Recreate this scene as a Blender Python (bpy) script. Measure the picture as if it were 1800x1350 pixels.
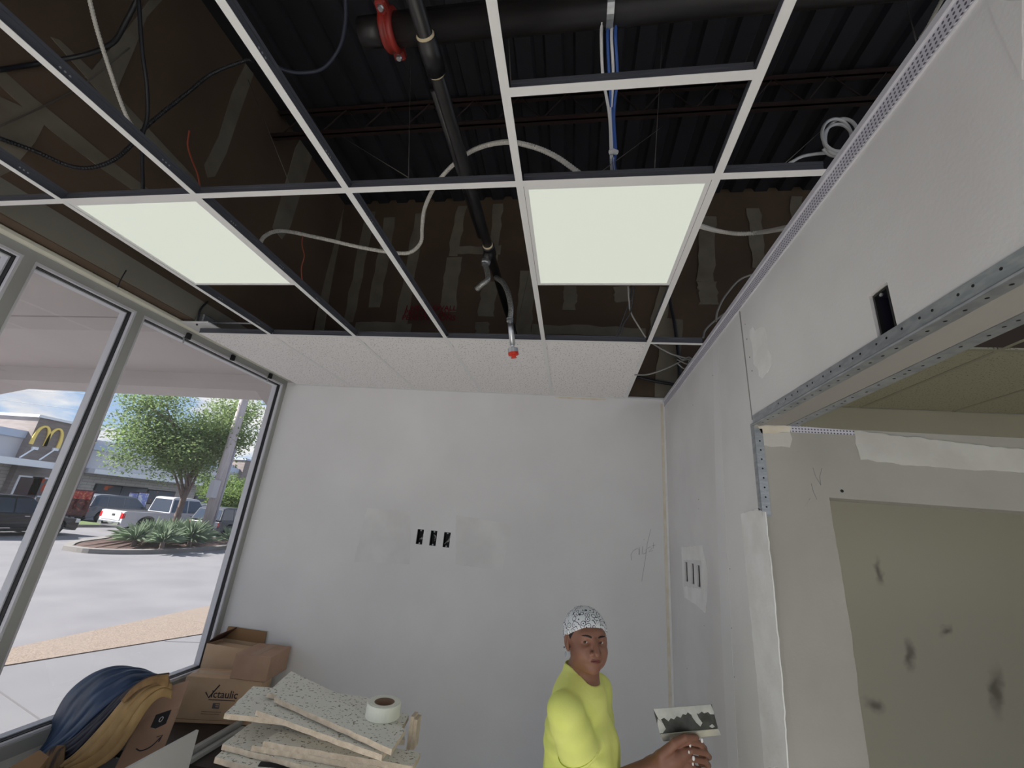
import bpy, bmesh, math, random
import numpy as np
from mathutils import Vector, Matrix, Quaternion

random.seed(7)
for o in list(bpy.data.objects):
    bpy.data.objects.remove(o)
scn = bpy.context.scene
COL = scn.collection

# ------------------------------------------------------------------ camera
F_PX, YAW, PITCH, ROLL = 731.32, .1646, .3203, .0902
CZ = 1.95                      # camera height above the floor
def _axes():
    cy, sy, cp, sp, cr, sr = math.cos(YAW), math.sin(YAW), math.cos(PITCH), math.sin(PITCH), math.cos(ROLL), math.sin(ROLL)
    f = Vector((-sy*cp, cy*cp, sp)); r = Vector((cy, sy, 0)); u = r.cross(f)
    return cr*r + sr*u, -sr*r + cr*u, f
AX, AY, AF = _axes()
cam_data = bpy.data.cameras.new('camera')
cam_data.sensor_width = 36.0
cam_data.lens = 36.0*F_PX/1800.0
cam_data.clip_start = .05
cam_data.clip_end = 500
cam = bpy.data.objects.new('camera', cam_data)
COL.objects.link(cam)
m = Matrix((AX, AY, -AF)).transposed().to_4x4()
m.translation = (0, 0, CZ)
cam.matrix_world = m
scn.camera = cam

# ------------------------------------------------------------------ world, sun, exposure
scn.view_settings.view_transform = 'Standard'
scn.view_settings.look = 'None'
scn.view_settings.gamma = 1.0
scn.view_settings.use_curve_mapping = False
scn.view_settings.exposure = 0.0

def build_world():
    w = bpy.data.worlds.new('sky'); scn.world = w; w.use_nodes = True
    nt = w.node_tree; nt.nodes.clear(); N = nt.nodes.new; L = nt.links.new
    out = N('ShaderNodeOutputWorld'); bg = N('ShaderNodeBackground')
    tc = N('ShaderNodeTexCoord'); sep = N('ShaderNodeSeparateXYZ'); L(tc.outputs['Generated'], sep.inputs[0])
    ramp = N('ShaderNodeValToRGB'); L(sep.outputs['Z'], ramp.inputs[0])
    e = ramp.color_ramp.elements
    e[0].position = 0.0; e[0].color = (.52, .70, .95, 1)
    e[1].position = .55; e[1].color = (.20, .40, .80, 1)
    mp = N('ShaderNodeMapping'); mp.inputs['Scale'].default_value = (1, 1, 2.6); mp.inputs['Location'].default_value = (1.7, .6, .9)
    L(tc.outputs['Generated'], mp.inputs[0])
    no = N('ShaderNodeTexNoise'); no.inputs['Scale'].default_value = 4.2; no.inputs['Detail'].default_value = 7; no.inputs['Roughness'].default_value = .52
    L(mp.outputs[0], no.inputs['Vector'])
    cr = N('ShaderNodeValToRGB'); L(no.outputs['Fac'], cr.inputs[0])
    cr.color_ramp.elements[0].position = .46; cr.color_ramp.elements[1].position = .53
    n2 = N('ShaderNodeTexNoise'); n2.inputs['Scale'].default_value = 9; n2.inputs['Detail'].default_value = 4; L(mp.outputs[0], n2.inputs['Vector'])
    cc = N('ShaderNodeValToRGB'); L(n2.outputs['Fac'], cc.inputs[0])
    cc.color_ramp.elements[0].position = .35; cc.color_ramp.elements[0].color = (.78, .80, .88, 1)
    cc.color_ramp.elements[1].position = .6; cc.color_ramp.elements[1].color = (1.08, 1.07, 1.06, 1)
    mix = N('ShaderNodeMixRGB'); L(cr.outputs[0], mix.inputs[0]); L(ramp.outputs[0], mix.inputs[1]); L(cc.outputs[0], mix.inputs[2])
    L(mix.outputs[0], bg.inputs[0]); bg.inputs[1].default_value = 1.0
    L(bg.outputs[0], out.inputs[0])
build_world()

sun_d = bpy.data.lights.new('sun', 'SUN'); sun_d.energy = 15.0; sun_d.angle = .02; sun_d.color = (1, .95, .88)
sun = bpy.data.objects.new('sun', sun_d); COL.objects.link(sun)
SUN_DIR = Vector((.80, .36, -.62)).normalized()      # direction the light travels
sun.rotation_euler = SUN_DIR.to_track_quat('-Z', 'Y').to_euler()
sun.location = (-20, -15, 25)

# ------------------------------------------------------------------ helpers
def ray(u, v): return AX*((u-900)/F_PX) + AY*((675-v)/F_PX) + AF
O = Vector((0, 0, CZ))
def P(u, v, d): return O + ray(u, v)*d                       # point at axial distance d
def onx(u, v, x): r = ray(u, v); return O + r*(x/r.x)
def ony(u, v, y): r = ray(u, v); return O + r*(y/r.y)
def onz(u, v, z): r = ray(u, v); return O + r*((z-CZ)/r.z)
def S(r, g, b):
    f = lambda c: (c/255/12.92) if c/255 <= .04045 else ((c/255+.055)/1.055)**2.4
    return (f(r), f(g), f(b))

ORG = {}
def thing(name, label, cat, loc=(0, 0, 0), group=None):
    o = bpy.data.objects.new(name, None); COL.objects.link(o); o.location = loc; o.empty_display_size = .05
    ORG[o.name] = Vector(loc); tag(o, label, cat, group); return o
def tag(o, label=None, cat=None, group=None, kind=None):
    if label: o['label'] = label
    if cat: o['category'] = cat
    if group: o['group'] = group
    if kind: o['kind'] = kind
    return o
def obj(name, bm, mat, parent=None, smooth=False, loc=None):
    """bm is a bmesh in world coordinates; it becomes one object named `name` under `parent`."""
    if isinstance(bm, bpy.types.Mesh): me = bm
    else:
        me = bpy.data.meshes.new(name); bm.to_mesh(me); bm.free()
    o = bpy.data.objects.new(name, me); COL.objects.link(o)
    if parent is not None:
        org = ORG[parent.name]; o.parent = parent
    elif loc is not None: org = Vector(loc)
    else:
        n = len(me.vertices); a = np.zeros(n*3); me.vertices.foreach_get('co', a); a = a.reshape(-1, 3)
        lo, hi = a.min(0), a.max(0); org = Vector(((lo[0]+hi[0])/2, (lo[1]+hi[1])/2, lo[2]))
    me.transform(Matrix.Translation(-org))
    if parent is None: o.location = org
    ORG[o.name] = org
    if mat is not None:
        for mm in (mat if isinstance(mat, (list, tuple)) else [mat]): me.materials.append(mm)
    if smooth: me.polygons.foreach_set('use_smooth', [True]*len(me.polygons))
    return o
def struct(name, bm, mat, label=None, parent=None, smooth=False):
    o = obj(name, bm, mat, parent, smooth)
    if parent is None: o['kind'] = 'structure'
    if label: o['label'] = label
    return o
def NB(): return bmesh.new()
def box(bm, lo, hi, mi=0):
    x0, y0, z0 = lo; x1, y1, z1 = hi
    v = [bm.verts.new(c) for c in ((x0,y0,z0),(x1,y0,z0),(x1,y1,z0),(x0,y1,z0),(x0,y0,z1),(x1,y0,z1),(x1,y1,z1),(x0,y1,z1))]
    for q in ((0,3,2,1),(4,5,6,7),(0,1,5,4),(1,2,6,5),(2,3,7,6),(3,0,4,7)):
        bm.faces.new([v[i] for i in q]).material_index = mi
    return bm
def B(lo, hi): return box(NB(), lo, hi)
def obox(bm, c, ax, ay, az):
    c, ax, ay, az = Vector(c), Vector(ax), Vector(ay), Vector(az)
    v = [bm.verts.new(c + ax*i + ay*j + az*k) for k in (-1, 1) for j in (-1, 1) for i in (-1, 1)]
    fs = [bm.faces.new([v[i] for i in q]) for q in ((0,2,3,1),(4,5,7,6),(0,1,5,4),(1,3,7,5),(3,2,6,7),(2,0,4,6))]
    if ax.cross(ay).dot(az) < 0: bmesh.ops.reverse_faces(bm, faces=fs)
    return bm
def slab(bm, corners, th, normal=None):
    """thick polygon: corners in order, extruded by th along -normal"""
    c = [Vector(p) for p in corners]
    if normal is None:
        normal = Vector((0, 0, 0))
        for i in range(len(c)): normal += c[i].cross(c[(i+1) % len(c)])
        normal.normalize()
    normal = Vector(normal)
    a = [bm.verts.new(p) for p in c]; b = [bm.verts.new(p - normal*th) for p in c]
    fs = [bm.faces.new(a), bm.faces.new(list(reversed(b)))]
    n = len(c)
    for i in range(n): fs.append(bm.faces.new((a[i], b[i], b[(i+1) % n], a[(i+1) % n])))
    bmesh.ops.recalc_face_normals(bm, faces=fs)
    return bm
def frame_of(t):
    t = Vector(t).normalized(); a = Vector((0, 0, 1)) if abs(t.z) < .9 else Vector((1, 0, 0))
    n = t.cross(a).normalized(); return n, t.cross(n).normalized()
def tube(bm, pts, r, seg=8, caps=True):
    pts = [Vector(p) for p in pts]; k = len(pts)
    rs = r if isinstance(r, (list, tuple)) else [r]*k
    rings = []; n = None
    for i, p in enumerate(pts):
        t = (pts[min(i+1, k-1)] - pts[max(i-1, 0)]).normalized()
        if n is None: n, b = frame_of(t)
        else:
            n = (n - t*n.dot(t)); n = n.normalized() if n.length > 1e-6 else frame_of(t)[0]
            b = t.cross(n)
        rings.append([bm.verts.new(p + (n*math.cos(a) + b*math.sin(a))*rs[i]) for a in (2*math.pi*j/seg for j in range(seg))])
    for i in range(k-1):
        for j in range(seg):
            bm.faces.new((rings[i][j], rings[i][(j+1) % seg], rings[i+1][(j+1) % seg], rings[i+1][j]))
    if caps:
        bm.faces.new(list(reversed(rings[0]))); bm.faces.new(rings[-1])
    return bm
def T(*a, **k): return tube(NB(), *a, **k)
def spline(pts, n=8):
    pts = [Vector(p) for p in pts]; out = []
    q = [pts[0]*2 - pts[1]] + pts + [pts[-1]*2 - pts[-2]]
    for i in range(1, len(q)-2):
        p0, p1, p2, p3 = q[i-1], q[i], q[i+1], q[i+2]
        for j in range(n):
            t = j/n
            out.append(.5*((2*p1) + (p2-p0)*t + (2*p0-5*p1+4*p2-p3)*t*t + (3*p1-p0-3*p2+p3)*t**3))
    out.append(pts[-1]); return out
def lathe(bm, org, axis, prof, seg=24, close=False):
    """prof: list of (radius, height along axis)"""
    org = Vector(org); axis = Vector(axis).normalized(); n, b = frame_of(axis); rings = []
    for r, h in prof:
        rings.append([bm.verts.new(org + axis*h + (n*math.cos(a) + b*math.sin(a))*max(r, 1e-4)) for a in (2*math.pi*j/seg for j in range(seg))])
    k = len(rings); fs = []
    for i in range(k if close else k-1):
        A_, B_ = rings[i], rings[(i+1) % k]
        for j in range(seg): fs.append(bm.faces.new((A_[j], A_[(j+1) % seg], B_[(j+1) % seg], B_[j])))
    if not close:
        fs.append(bm.faces.new(list(reversed(rings[0])))); fs.append(bm.faces.new(rings[-1]))
    bmesh.ops.recalc_face_normals(bm, faces=fs)
    return bm
def ellipsoid(bm, c, rx, ry, rz, seg=12, ring=8, rot=None):
    c = Vector(c); M_ = Matrix.Diagonal((rx, ry, rz)).to_4x4()
    if rot is not None: M_ = rot.to_4x4() @ M_
    bmesh.ops.create_uvsphere(bm, u_segments=seg, v_segments=ring, radius=1, matrix=Matrix.Translation(c) @ M_)
    return bm
def grid_wall(lo, hi, ax, holes):
    """slab with rectangular through-holes. ax = thin axis; holes are (a0,a1,b0,b1) in the two other axes."""
    o = [i for i in range(3) if i != ax]; a_, b_ = o
    As = sorted({lo[a_], hi[a_]} | {h[i] for h in holes for i in (0, 1) if lo[a_] < h[i] < hi[a_]})
    Bs = sorted({lo[b_], hi[b_]} | {h[i] for h in holes for i in (2, 3) if lo[b_] < h[i] < hi[b_]})
    bm = NB()
    solid = {}
    for i in range(len(As)-1):
        for j in range(len(Bs)-1):
            ca, cb = (As[i]+As[i+1])/2, (Bs[j]+Bs[j+1])/2
            solid[i, j] = not any(h[0] < ca < h[1] and h[2] < cb < h[3] for h in holes)
    cache = {}
    def V(a, b, t):
        k = (a, b, t)
        if k not in cache:
            c = [0, 0, 0]; c[a_] = a; c[b_] = b; c[ax] = t; cache[k] = bm.verts.new(c)
        return cache[k]
    for (i, j), s in solid.items():
        if not s: continue
        a0, a1, b0, b1 = As[i], As[i+1], Bs[j], Bs[j+1]
        for t in (lo[ax], hi[ax]): bm.faces.new((V(a0,b0,t), V(a1,b0,t), V(a1,b1,t), V(a0,b1,t)))
        for di, dj, e in ((-1,0,((a0,b0),(a0,b1))),(1,0,((a1,b0),(a1,b1))),(0,-1,((a0,b0),(a1,b0))),(0,1,((a0,b1),(a1,b1)))):
            if not solid.get((i+di, j+dj), False):
                (p, q), (r_, s_) = e
                bm.faces.new((V(p,q,lo[ax]), V(r_,s_,lo[ax]), V(r_,s_,hi[ax]), V(p,q,hi[ax])))
    bmesh.ops.recalc_face_normals(bm, faces=bm.faces[:])
    return bm
def text_bm(s, org, right, up, size, ext=.0008, align='LEFT', shear=0, bold=0):
    cu = bpy.data.curves.new('txt', 'FONT'); cu.body = s; cu.size = 1; cu.extrude = 0; cu.align_x = align; cu.shear = shear; cu.offset = bold; cu.resolution_u = 3
    ob = bpy.data.objects.new('txt', cu); COL.objects.link(ob)
    dg = bpy.context.evaluated_depsgraph_get()
    me = bpy.data.meshes.new_from_object(ob.evaluated_get(dg))
    bm = NB(); bm.from_mesh(me)
    bpy.data.objects.remove(ob); bpy.data.curves.remove(cu); bpy.data.meshes.remove(me)
    right = Vector(right).normalized(); up = Vector(up).normalized(); n = right.cross(up)
    g = bmesh.ops.extrude_face_region(bm, geom=bm.faces[:])
    for v in [e for e in g['geom'] if isinstance(e, bmesh.types.BMVert)]: v.co.z += ext/size
    for v in bm.verts: v.co = Vector(org) + (right*v.co.x + up*v.co.y + n*v.co.z)*size
    return bm
def bevel(bm, w, seg=1):
    bmesh.ops.bevel(bm, geom=bm.edges[:], offset=w, segments=seg, affect='EDGES', profile=.5)
    return bm

# ------------------------------------------------------------------ materials
MATS = {}
def mk(name, c, rough=.6, metal=0, c2=None, scale=6, lo=.35, hi=.65, bump=0, bscale=60, emit=None, es=0, detail=4, spec=None, stretch=None, alpha=None):
    if name in MATS: return MATS[name]
    ma = bpy.data.materials.new(name); ma.use_nodes = True; nt = ma.node_tree; N = nt.nodes.new; L = nt.links.new
    b = nt.nodes['Principled BSDF']; b.inputs['Roughness'].default_value = rough; b.inputs['Metallic'].default_value = metal
    b.inputs['Base Color'].default_value = (*c, 1)
    if spec is not None: b.inputs['Specular IOR Level'].default_value = spec
    tc = N('ShaderNodeTexCoord'); src = tc.outputs['Object']
    if stretch:
        mp = N('ShaderNodeMapping'); mp.inputs['Scale'].default_value = stretch; L(src, mp.inputs[0]); src = mp.outputs[0]
    if c2 is not None:
        no = N('ShaderNodeTexNoise'); no.inputs['Scale'].default_value = scale; no.inputs['Detail'].default_value = detail; L(src, no.inputs['Vector'])
        r = N('ShaderNodeValToRGB'); L(no.outputs['Fac'], r.inputs[0])
        r.color_ramp.elements[0].position = lo; r.color_ramp.elements[0].color = (*c, 1)
        r.color_ramp.elements[1].position = hi; r.color_ramp.elements[1].color = (*c2, 1)
        L(r.outputs[0], b.inputs['Base Color'])
    if bump:
        n3 = N('ShaderNodeTexNoise'); n3.inputs['Scale'].default_value = bscale; n3.inputs['Detail'].default_value = 3; L(src, n3.inputs['Vector'])
        bp = N('ShaderNodeBump'); bp.inputs['Strength'].default_value = bump; bp.inputs['Distance'].default_value = .01
        L(n3.outputs['Fac'], bp.inputs['Height']); L(bp.outputs[0], b.inputs['Normal'])
    if emit is not None:
        b.inputs['Emission Color'].default_value = (*emit, 1); b.inputs['Emission Strength'].default_value = es
    MATS[name] = ma
    return ma
def g(v): return (v, v, v)
DRY = mk('painted drywall', S(219,218,218), .85, c2=S(227,227,227), scale=1.7, lo=.3, hi=.7, bump=.06, bscale=90)
DRYR = mk('raw grey drywall', S(212,210,209), .85, c2=S(222,221,220), scale=2.3, bump=.05, bscale=120)
DRYP = mk('unpainted partition board', S(160,158,150), .85, c2=S(172,170,162), scale=2.1, bump=.05, bscale=100)
DRYG = mk('greenish drywall', S(204,199,178), .85, c2=S(216,211,192), scale=2.0, bump=.06, bscale=80)
MUD = mk('joint compound', S(226,225,222), .8, c2=S(236,236,235), scale=9, bump=.12, bscale=50)
MUDT = mk('dried tan compound', S(214,204,184), .8, c2=S(224,219,206), scale=14, bump=.1, bscale=60)
SMEAR = mk('faint plaster smear', S(217,216,215), .85, c2=S(226,226,225), scale=5)
BROWN = mk('brown fire board paper', S(80,66,54), .9, c2=S(96,79,64), scale=1.2, bump=.05, bscale=60)
BROWNMUD = mk('grey taped joint', S(128,122,108), .9, c2=S(106,98,86), scale=5, lo=.3, hi=.75)
GREYB = mk('grey skimmed board', S(122,118,108), .9, c2=S(134,130,120), scale=2)
DECKM = mk('dark steel deck', S(30,31,37), .7, .0, c2=S(36,37,45), scale=3)
JOISTM = mk('red oxide primer steel', S(48,32,30), .7, c2=S(40,28,27), scale=5)
PIPEM = mk('black steel pipe', S(28,27,28), .4, .0, c2=S(38,36,36), scale=9)
REDM = mk('red coupling paint', S(150,44,34), .45, c2=S(120,36,30), scale=12)
STEEL = mk('bright zinc steel', S(205,208,212), .32, .9)
GALV = mk('galvanised steel', S(176,180,184), .42, .75, c2=S(158,163,168), scale=30, lo=.4, hi=.6, stretch=(1, 1, 3))
WEBM = mk('dull steel web', S(104,106,114), .55, .6)
TBAR = mk('white enamel grid', S(224,224,224), .5)
TEFLON = mk('cream thread sealant', S(206,190,158), .7)
CONDW = mk('pale flexible conduit', S(196,193,186), .55, bump=.0)
CONDG = mk('grey conduit', S(150,148,144), .6)
BLACKC = mk('black cable jacket', S(36,37,42), .5)
BLUEC = mk('blue cable jacket', S(46,86,160), .5)
WHITEC = mk('white cable jacket', S(212,212,214), .5)
WIREM = mk('dull wire', S(92,86,80), .6)
REDW = mk('copper red wire', S(150,72,50), .5)
ALU = mk('painted aluminium frame', S(160,161,158), .45, .0, c2=S(168,169,166), scale=3)
ALUL = mk('light aluminium stop', S(208,208,214), .45)
CREAM = mk('cream trim paint', S(222,220,206), .6)
GASK = mk('black rubber gasket', S(20,19,24), .6)
FLOORM = mk('pale concrete floor', S(212,209,204), .8, c2=S(222,219,214), scale=1.5)
DARKBOX = mk('black plastic box', S(20,20,22), .6)
CARD = mk('brown cardboard', S(206,178,148), .85, c2=S(196,167,137), scale=7, bump=.05, bscale=30)
CARDD = mk('kraft cardboard, darker', S(184,152,130), .85, c2=S(172,141,119), scale=6, bump=.05, bscale=30)
CARDI = mk('cardboard inside', S(150,118,84), .9)
INK = mk('dark print ink', S(46,44,58), .7)
TILEEDGE = mk('tan tile core', S(222,208,188), .95, c2=S(204,188,166), scale=40, bump=.4, bscale=90)
WHITEB = mk('white melamine', S(206,206,202), .45)
DARKW = mk('dark wood', S(54,44,40), .6, c2=S(40,33,30), scale=8)
TAPEM = mk('white tape', S(244,246,232), .55)
TAPEC = mk('brown paper core', S(142,116,98), .85)
BLUEJ = mk('blue nylon jacket', S(34,62,96), .55, c2=S(22,44,74), scale=7, bump=.25, bscale=25)
NAVYJ = mk('dark navy jacket lining', S(30,31,44), .7, c2=S(44,44,58), scale=9, bump=.3, bscale=30)
TANJ = mk('tan canvas jacket', S(168,138,92), .8, c2=S(142,114,74), scale=8, bump=.3, bscale=22)
DKJ = mk('dark brown jacket trim', S(58,42,36), .8)
def glass_mat():
    ma = bpy.data.materials.new('window glass'); ma.use_nodes = True; nt = ma.node_tree; nt.nodes.clear(); N = nt.nodes.new; L = nt.links.new
    out = N('ShaderNodeOutputMaterial'); t = N('ShaderNodeBsdfTransparent'); t.inputs[0].default_value = (.97, .975, .975, 1)
    gl = N('ShaderNodeBsdfGlossy'); gl.inputs['Roughness'].default_value = .02
    mx = N('ShaderNodeMixShader'); mx.inputs[0].default_value = .05
    L(t.outputs[0], mx.inputs[1]); L(gl.outputs[0], mx.inputs[2]); L(mx.outputs[0], out.inputs[0])
    return ma
GLASS = glass_mat()
def tile_mat(name, base, dark, sc):
    ma = bpy.data.materials.new(name); ma.use_nodes = True; nt = ma.node_tree; N = nt.nodes.new; L = nt.links.new
    b = nt.nodes['Principled BSDF']; b.inputs['Roughness'].default_value = .9
    tc = N('ShaderNodeTexCoord')
    no = N('ShaderNodeTexNoise'); no.inputs['Scale'].default_value = sc; no.inputs['Detail'].default_value = 1.5; L(tc.outputs['Object'], no.inputs['Vector'])
    r = N('ShaderNodeValToRGB'); L(no.outputs['Fac'], r.inputs[0])
    r.color_ramp.elements[0].position = .33; r.color_ramp.elements[0].color = (*dark, 1)
    r.color_ramp.elements[1].position = .39; r.color_ramp.elements[1].color = (*base, 1)
    L(r.outputs[0], b.inputs['Base Color'])
    bp = N('ShaderNodeBump'); bp.inputs['Strength'].default_value = .35; bp.inputs['Distance'].default_value = .004
    L(r.outputs[0], bp.inputs['Height']); L(bp.outputs[0], b.inputs['Normal'])
    MATS[name] = ma; return ma
TILEM = tile_mat('mineral fibre tile', S(234,232,232), S(160,156,156), 95)
TILEO = tile_mat('speckled tile face', S(246,246,236), S(160,156,140), 90)
TILEY = tile_mat('yellowed tile', S(196,192,168), S(140,136,112), 95)
def perf_mat():
    ma = bpy.data.materials.new('perforated vinyl bead'); ma.use_nodes = True; nt = ma.node_tree; N = nt.nodes.new; L = nt.links.new
    b = nt.nodes['Principled BSDF']; b.inputs['Roughness'].default_value = .5
    tc = N('ShaderNodeTexCoord'); mp = N('ShaderNodeMapping'); mp.inputs['Scale'].default_value = (88, 88, 88); L(tc.outputs['Object'], mp.inputs[0])
    sp = N('ShaderNodeSeparateXYZ'); L(mp.outputs[0], sp.inputs[0]); ad = N('ShaderNodeMath'); L(sp.outputs['X'], ad.inputs[0]); L(sp.outputs['Y'], ad.inputs[1]); cb = N('ShaderNodeCombineXYZ'); L(ad.outputs[0], cb.inputs[0]); L(sp.outputs['Z'], cb.inputs[1])
    vo = N('ShaderNodeTexVoronoi'); vo.voronoi_dimensions = '2D'; vo.inputs['Randomness'].default_value = 0.0; vo.inputs['Scale'].default_value = 1; L(cb.outputs[0], vo.inputs['Vector'])
    r = N('ShaderNodeValToRGB'); L(vo.outputs['Distance'], r.inputs[0]); r.color_ramp.interpolation = 'CONSTANT'
    r.color_ramp.elements[0].position = 0; r.color_ramp.elements[0].color = (*S(92,90,100), 1)
    r.color_ramp.elements[1].position = .27; r.color_ramp.elements[1].color = (*S(206,204,214), 1)
    L(r.outputs[0], b.inputs['Base Color']); MATS['perf'] = ma; return ma
PERF = perf_mat()

# ================================================================== STRUCTURE
XR, XL, YB, ZC = .708, -2.715, 3.391, 3.0
TL = .6096
RX = [-1.4316 + i*TL for i in range(-1, 4)]          # runner x: five of them
YC0, YC1, YC2 = 2.2857, 1.0665, .7617
ZG = -.30                                            # outside ground
YR = -3.2                                            # unseen rear wall, glazed for light
ZD = 5.10                                            # steel deck underside

struct('floor', B((-2.72, YR, -.12), (5.0, YB+.1, 0)), FLOORM, 'pale concrete floor of the shop')
# --- back wall with three outlet openings
OUTB = [ony(u, v, YB) for u, v in ((738, 943.5), (761.5, 946), (785, 949))]
hb = [(p.x-.027, p.x+.027, p.z-.056, p.z+.056) for p in OUTB]
wall_back = struct('wall_back', grid_wall((-2.72, YB, 0), (5.0, YB+.12, ZC+.02), 1, hb), DRY, 'white primed drywall wall at the back of the room')
fw = struct('wall_firewall', B((-2.6, YB+.01, ZC+.02), (5.0, YB+.13, ZD+.3)), BROWN, 'brown fire-rated wall above the ceiling grid with taped joints')
FWN = [0]
def fw_stripe(pts, w, name='taped_joint', y=YB+.007, mat=BROWNMUD):
    """irregular compound band on the firewall following pixel points"""
    FWN[0] += 1; y -= .0004*FWN[0]; rnd = random.Random(int(pts[0][0])); c = [ony(u, v, y) for u, v in pts]
    c = [c[0].lerp(c[1], t/8) if len(c) == 2 else None for t in range(9)] if len(c) == 2 else spline(c, 4)
    d = (c[-1]-c[0]).normalized(); s = Vector((d.z, 0, -d.x))
    L_ = [p + s*(w/2 + rnd.uniform(-.012, .012)) for p in c]; R_ = [p - s*(w/2 + rnd.uniform(-.012, .012)) for p in c]
    return obj(name, slab(NB(), L_ + R_[::-1], .003 + .0004*FWN[0], (0, -1, 0)), mat, fw)
for pts, w in (([(652,372),(612,566)],.11),([(686,382),(657,540)],.12),([(740,375),(700,590)],.12),([(812,362),(796,450)],.10),([(798,452),(787,548)],.15),
               ([(876,358),(864,462)],.10),([(862,495),(853,556)],.15),([(848,566),(846,596)],.12),([(792,439),(880,439)],.09),([(624,574),(722,577)],.10),
               ([(640,578),(636,600)],.12),([(930,476),(918,590)],.15),([(935,578),(1135,584)],.09),([(1003,503),(1000,545)],.12),([(1092,503),(1096,530)],.14),
               ([(1245,380),(1240,495)],.14),([(1243,495),(1247,535)],.16),([(1325,366),(1334,470)],.11),([(1400,345),(1404,420)],.10),([(1170,505),(1150,600)],.12),
               ([(1181,560),(1170,700)],.18),([(600,350),(560,590)],.10)):
    fw_stripe(pts, w)
# stencil on the firewall
STENC = mk('red stencil paint', S(120,28,38), .8)
p0 = ony(707, 548, YB-.004)
for i, s in enumerate(('1 HR FIREWALL', 'PROTECT ALL', 'PENETRATIONS')):
    q = ony((711, 710, 706)[i], (545, 553, 562)[i], YB-.006)
    obj('stencil_lettering', text_bm(s, q, (1, 0, 0), (0, 0, 1), .075, .001, bold=.012), STENC, fw)

# --- right wall with the wide opening and the box cut-outs
XR2 = XR + .155
DZ, DY = 2.41, 1.755
OUTR = [onx(u, v, XR) for u, v in ((1206.5, 1005), (1217.5, 1008.5), (1228, 1012.5))]
hr = [(p.y-.026, p.y+.026, p.z-.056, p.z+.056) for p in OUTR]
SWB = onx(1551, 549, XR)
hs = (SWB.y-.033, SWB.y+.031, SWB.z-.062, SWB.z+.062)
wall_right = struct('wall_right', grid_wall((XR, YR, 0), (XR2, YB, ZC), 0, hr + [hs, (-1.3, DY, -1, DZ)]), DRYR, 'grey drywall wall on the right with a wide cased opening')
# --- low partition seen through the opening
wall_inner = struct('wall_inner', grid_wall((XR2, DY, 0), (3.6, DY+.115, 2.405), 1, [(.945, 2.75, -1, 2.14)]), DRYP, 'low unpainted partition beyond the opening with a rectangular cut-out')
obj('jamb_board', B((XR+.001, DY-.0015, 0), (XR2+.01, DY+.0005, DZ-.004)), DRYP, wall_inner)
obj('head_shade_board', B((XR+.033, -1.3, DZ-.0015), (XR2-.037, DY-.002, DZ+.0005)), mk('shade toned head board', S(150,147,142), .85), wall_right)  # thin darker overlay, its tone stands for shade under the header
struct('wall_far', B((4.9, YR, 0), (5.0, YB, ZC)), DRYG, 'plain wall at the far side of the next room')
struct('wall_side_skin', B((XR2+.0, YB-.012, 0), (4.9, YB-.001, ZC)), DRYG, 'greenish drywall at the back of the next room')
# --- left: window wall above and below the glass
ZS, ZH = .715, 2.955
struct('wall_left', B((-2.80, YR, ZG), (-2.70, YB+.12, ZS-.075)), WHITEB, 'low white wall under the shop windows')
wl2 = struct('wall_left_upper', B((-2.72, YR, 3.07), (-2.60, YB+.02, ZD+.3)), BROWN, 'brown board wall above the shop windows')
obj('skim_band', B((-2.602, YR, 3.075), (-2.597, YB, 3.222)), GREYB, wl2)
def lw_patch(pix, th=.003, mat=BROWNMUD):
    FWN[0] += 1; k = .0005*(FWN[0] - 20)
    return obj('taped_joint', slab(NB(), [onx(u, v, -2.597+k) for u, v in pix], th+k, (1, 0, 0)), mat, wl2)
lw_patch([(0,118),(60,172),(130,228),(200,286),(262,333),(232,333),(170,290),(110,245),(60,205),(0,150)])
lw_patch([(0,170),(45,190),(80,215),(62,250),(20,300),(0,310)])
lw_patch([(262,0),(225,50),(165,120),(150,135),(172,150),(205,160),(235,90),(258,30),(285,0)])
lw_patch([(105,70),(190,150),(340,310),(356,332),(345,334),(300,300),(200,190),(90,65)])
lw_patch([(432,112),(410,160),(385,240),(360,290),(366,312),(378,310),(398,270),(425,190),(446,130)])
lw_patch([(540,225),(520,260),(500,330),(480,400),(496,420),(510,400),(535,320),(556,250)])
# --- rear wall behind the camera, unseen, glazing added for daylight and sun
rear = struct('wall_rear', grid_wall((-2.72, YR-.1, 0), (5.0, YR, ZC+2.2), 1, [(-2.55, .60, .12, 2.92), (1.2, 4.6, .12, 2.92)]), DRY, 'unseen rear wall with glazing added to let in daylight')
for a, b in ((-2.55, .60), (1.2, 4.6)):
    obj('mullion', B(((a+b)/2-.025, YR-.09, .12), ((a+b)/2+.025, YR-.01, 2.92)), ALU, rear)
    obj('glass_pane', B((a, YR-.055, .12), (b, YR-.049, 2.92)), GLASS, rear)

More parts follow.
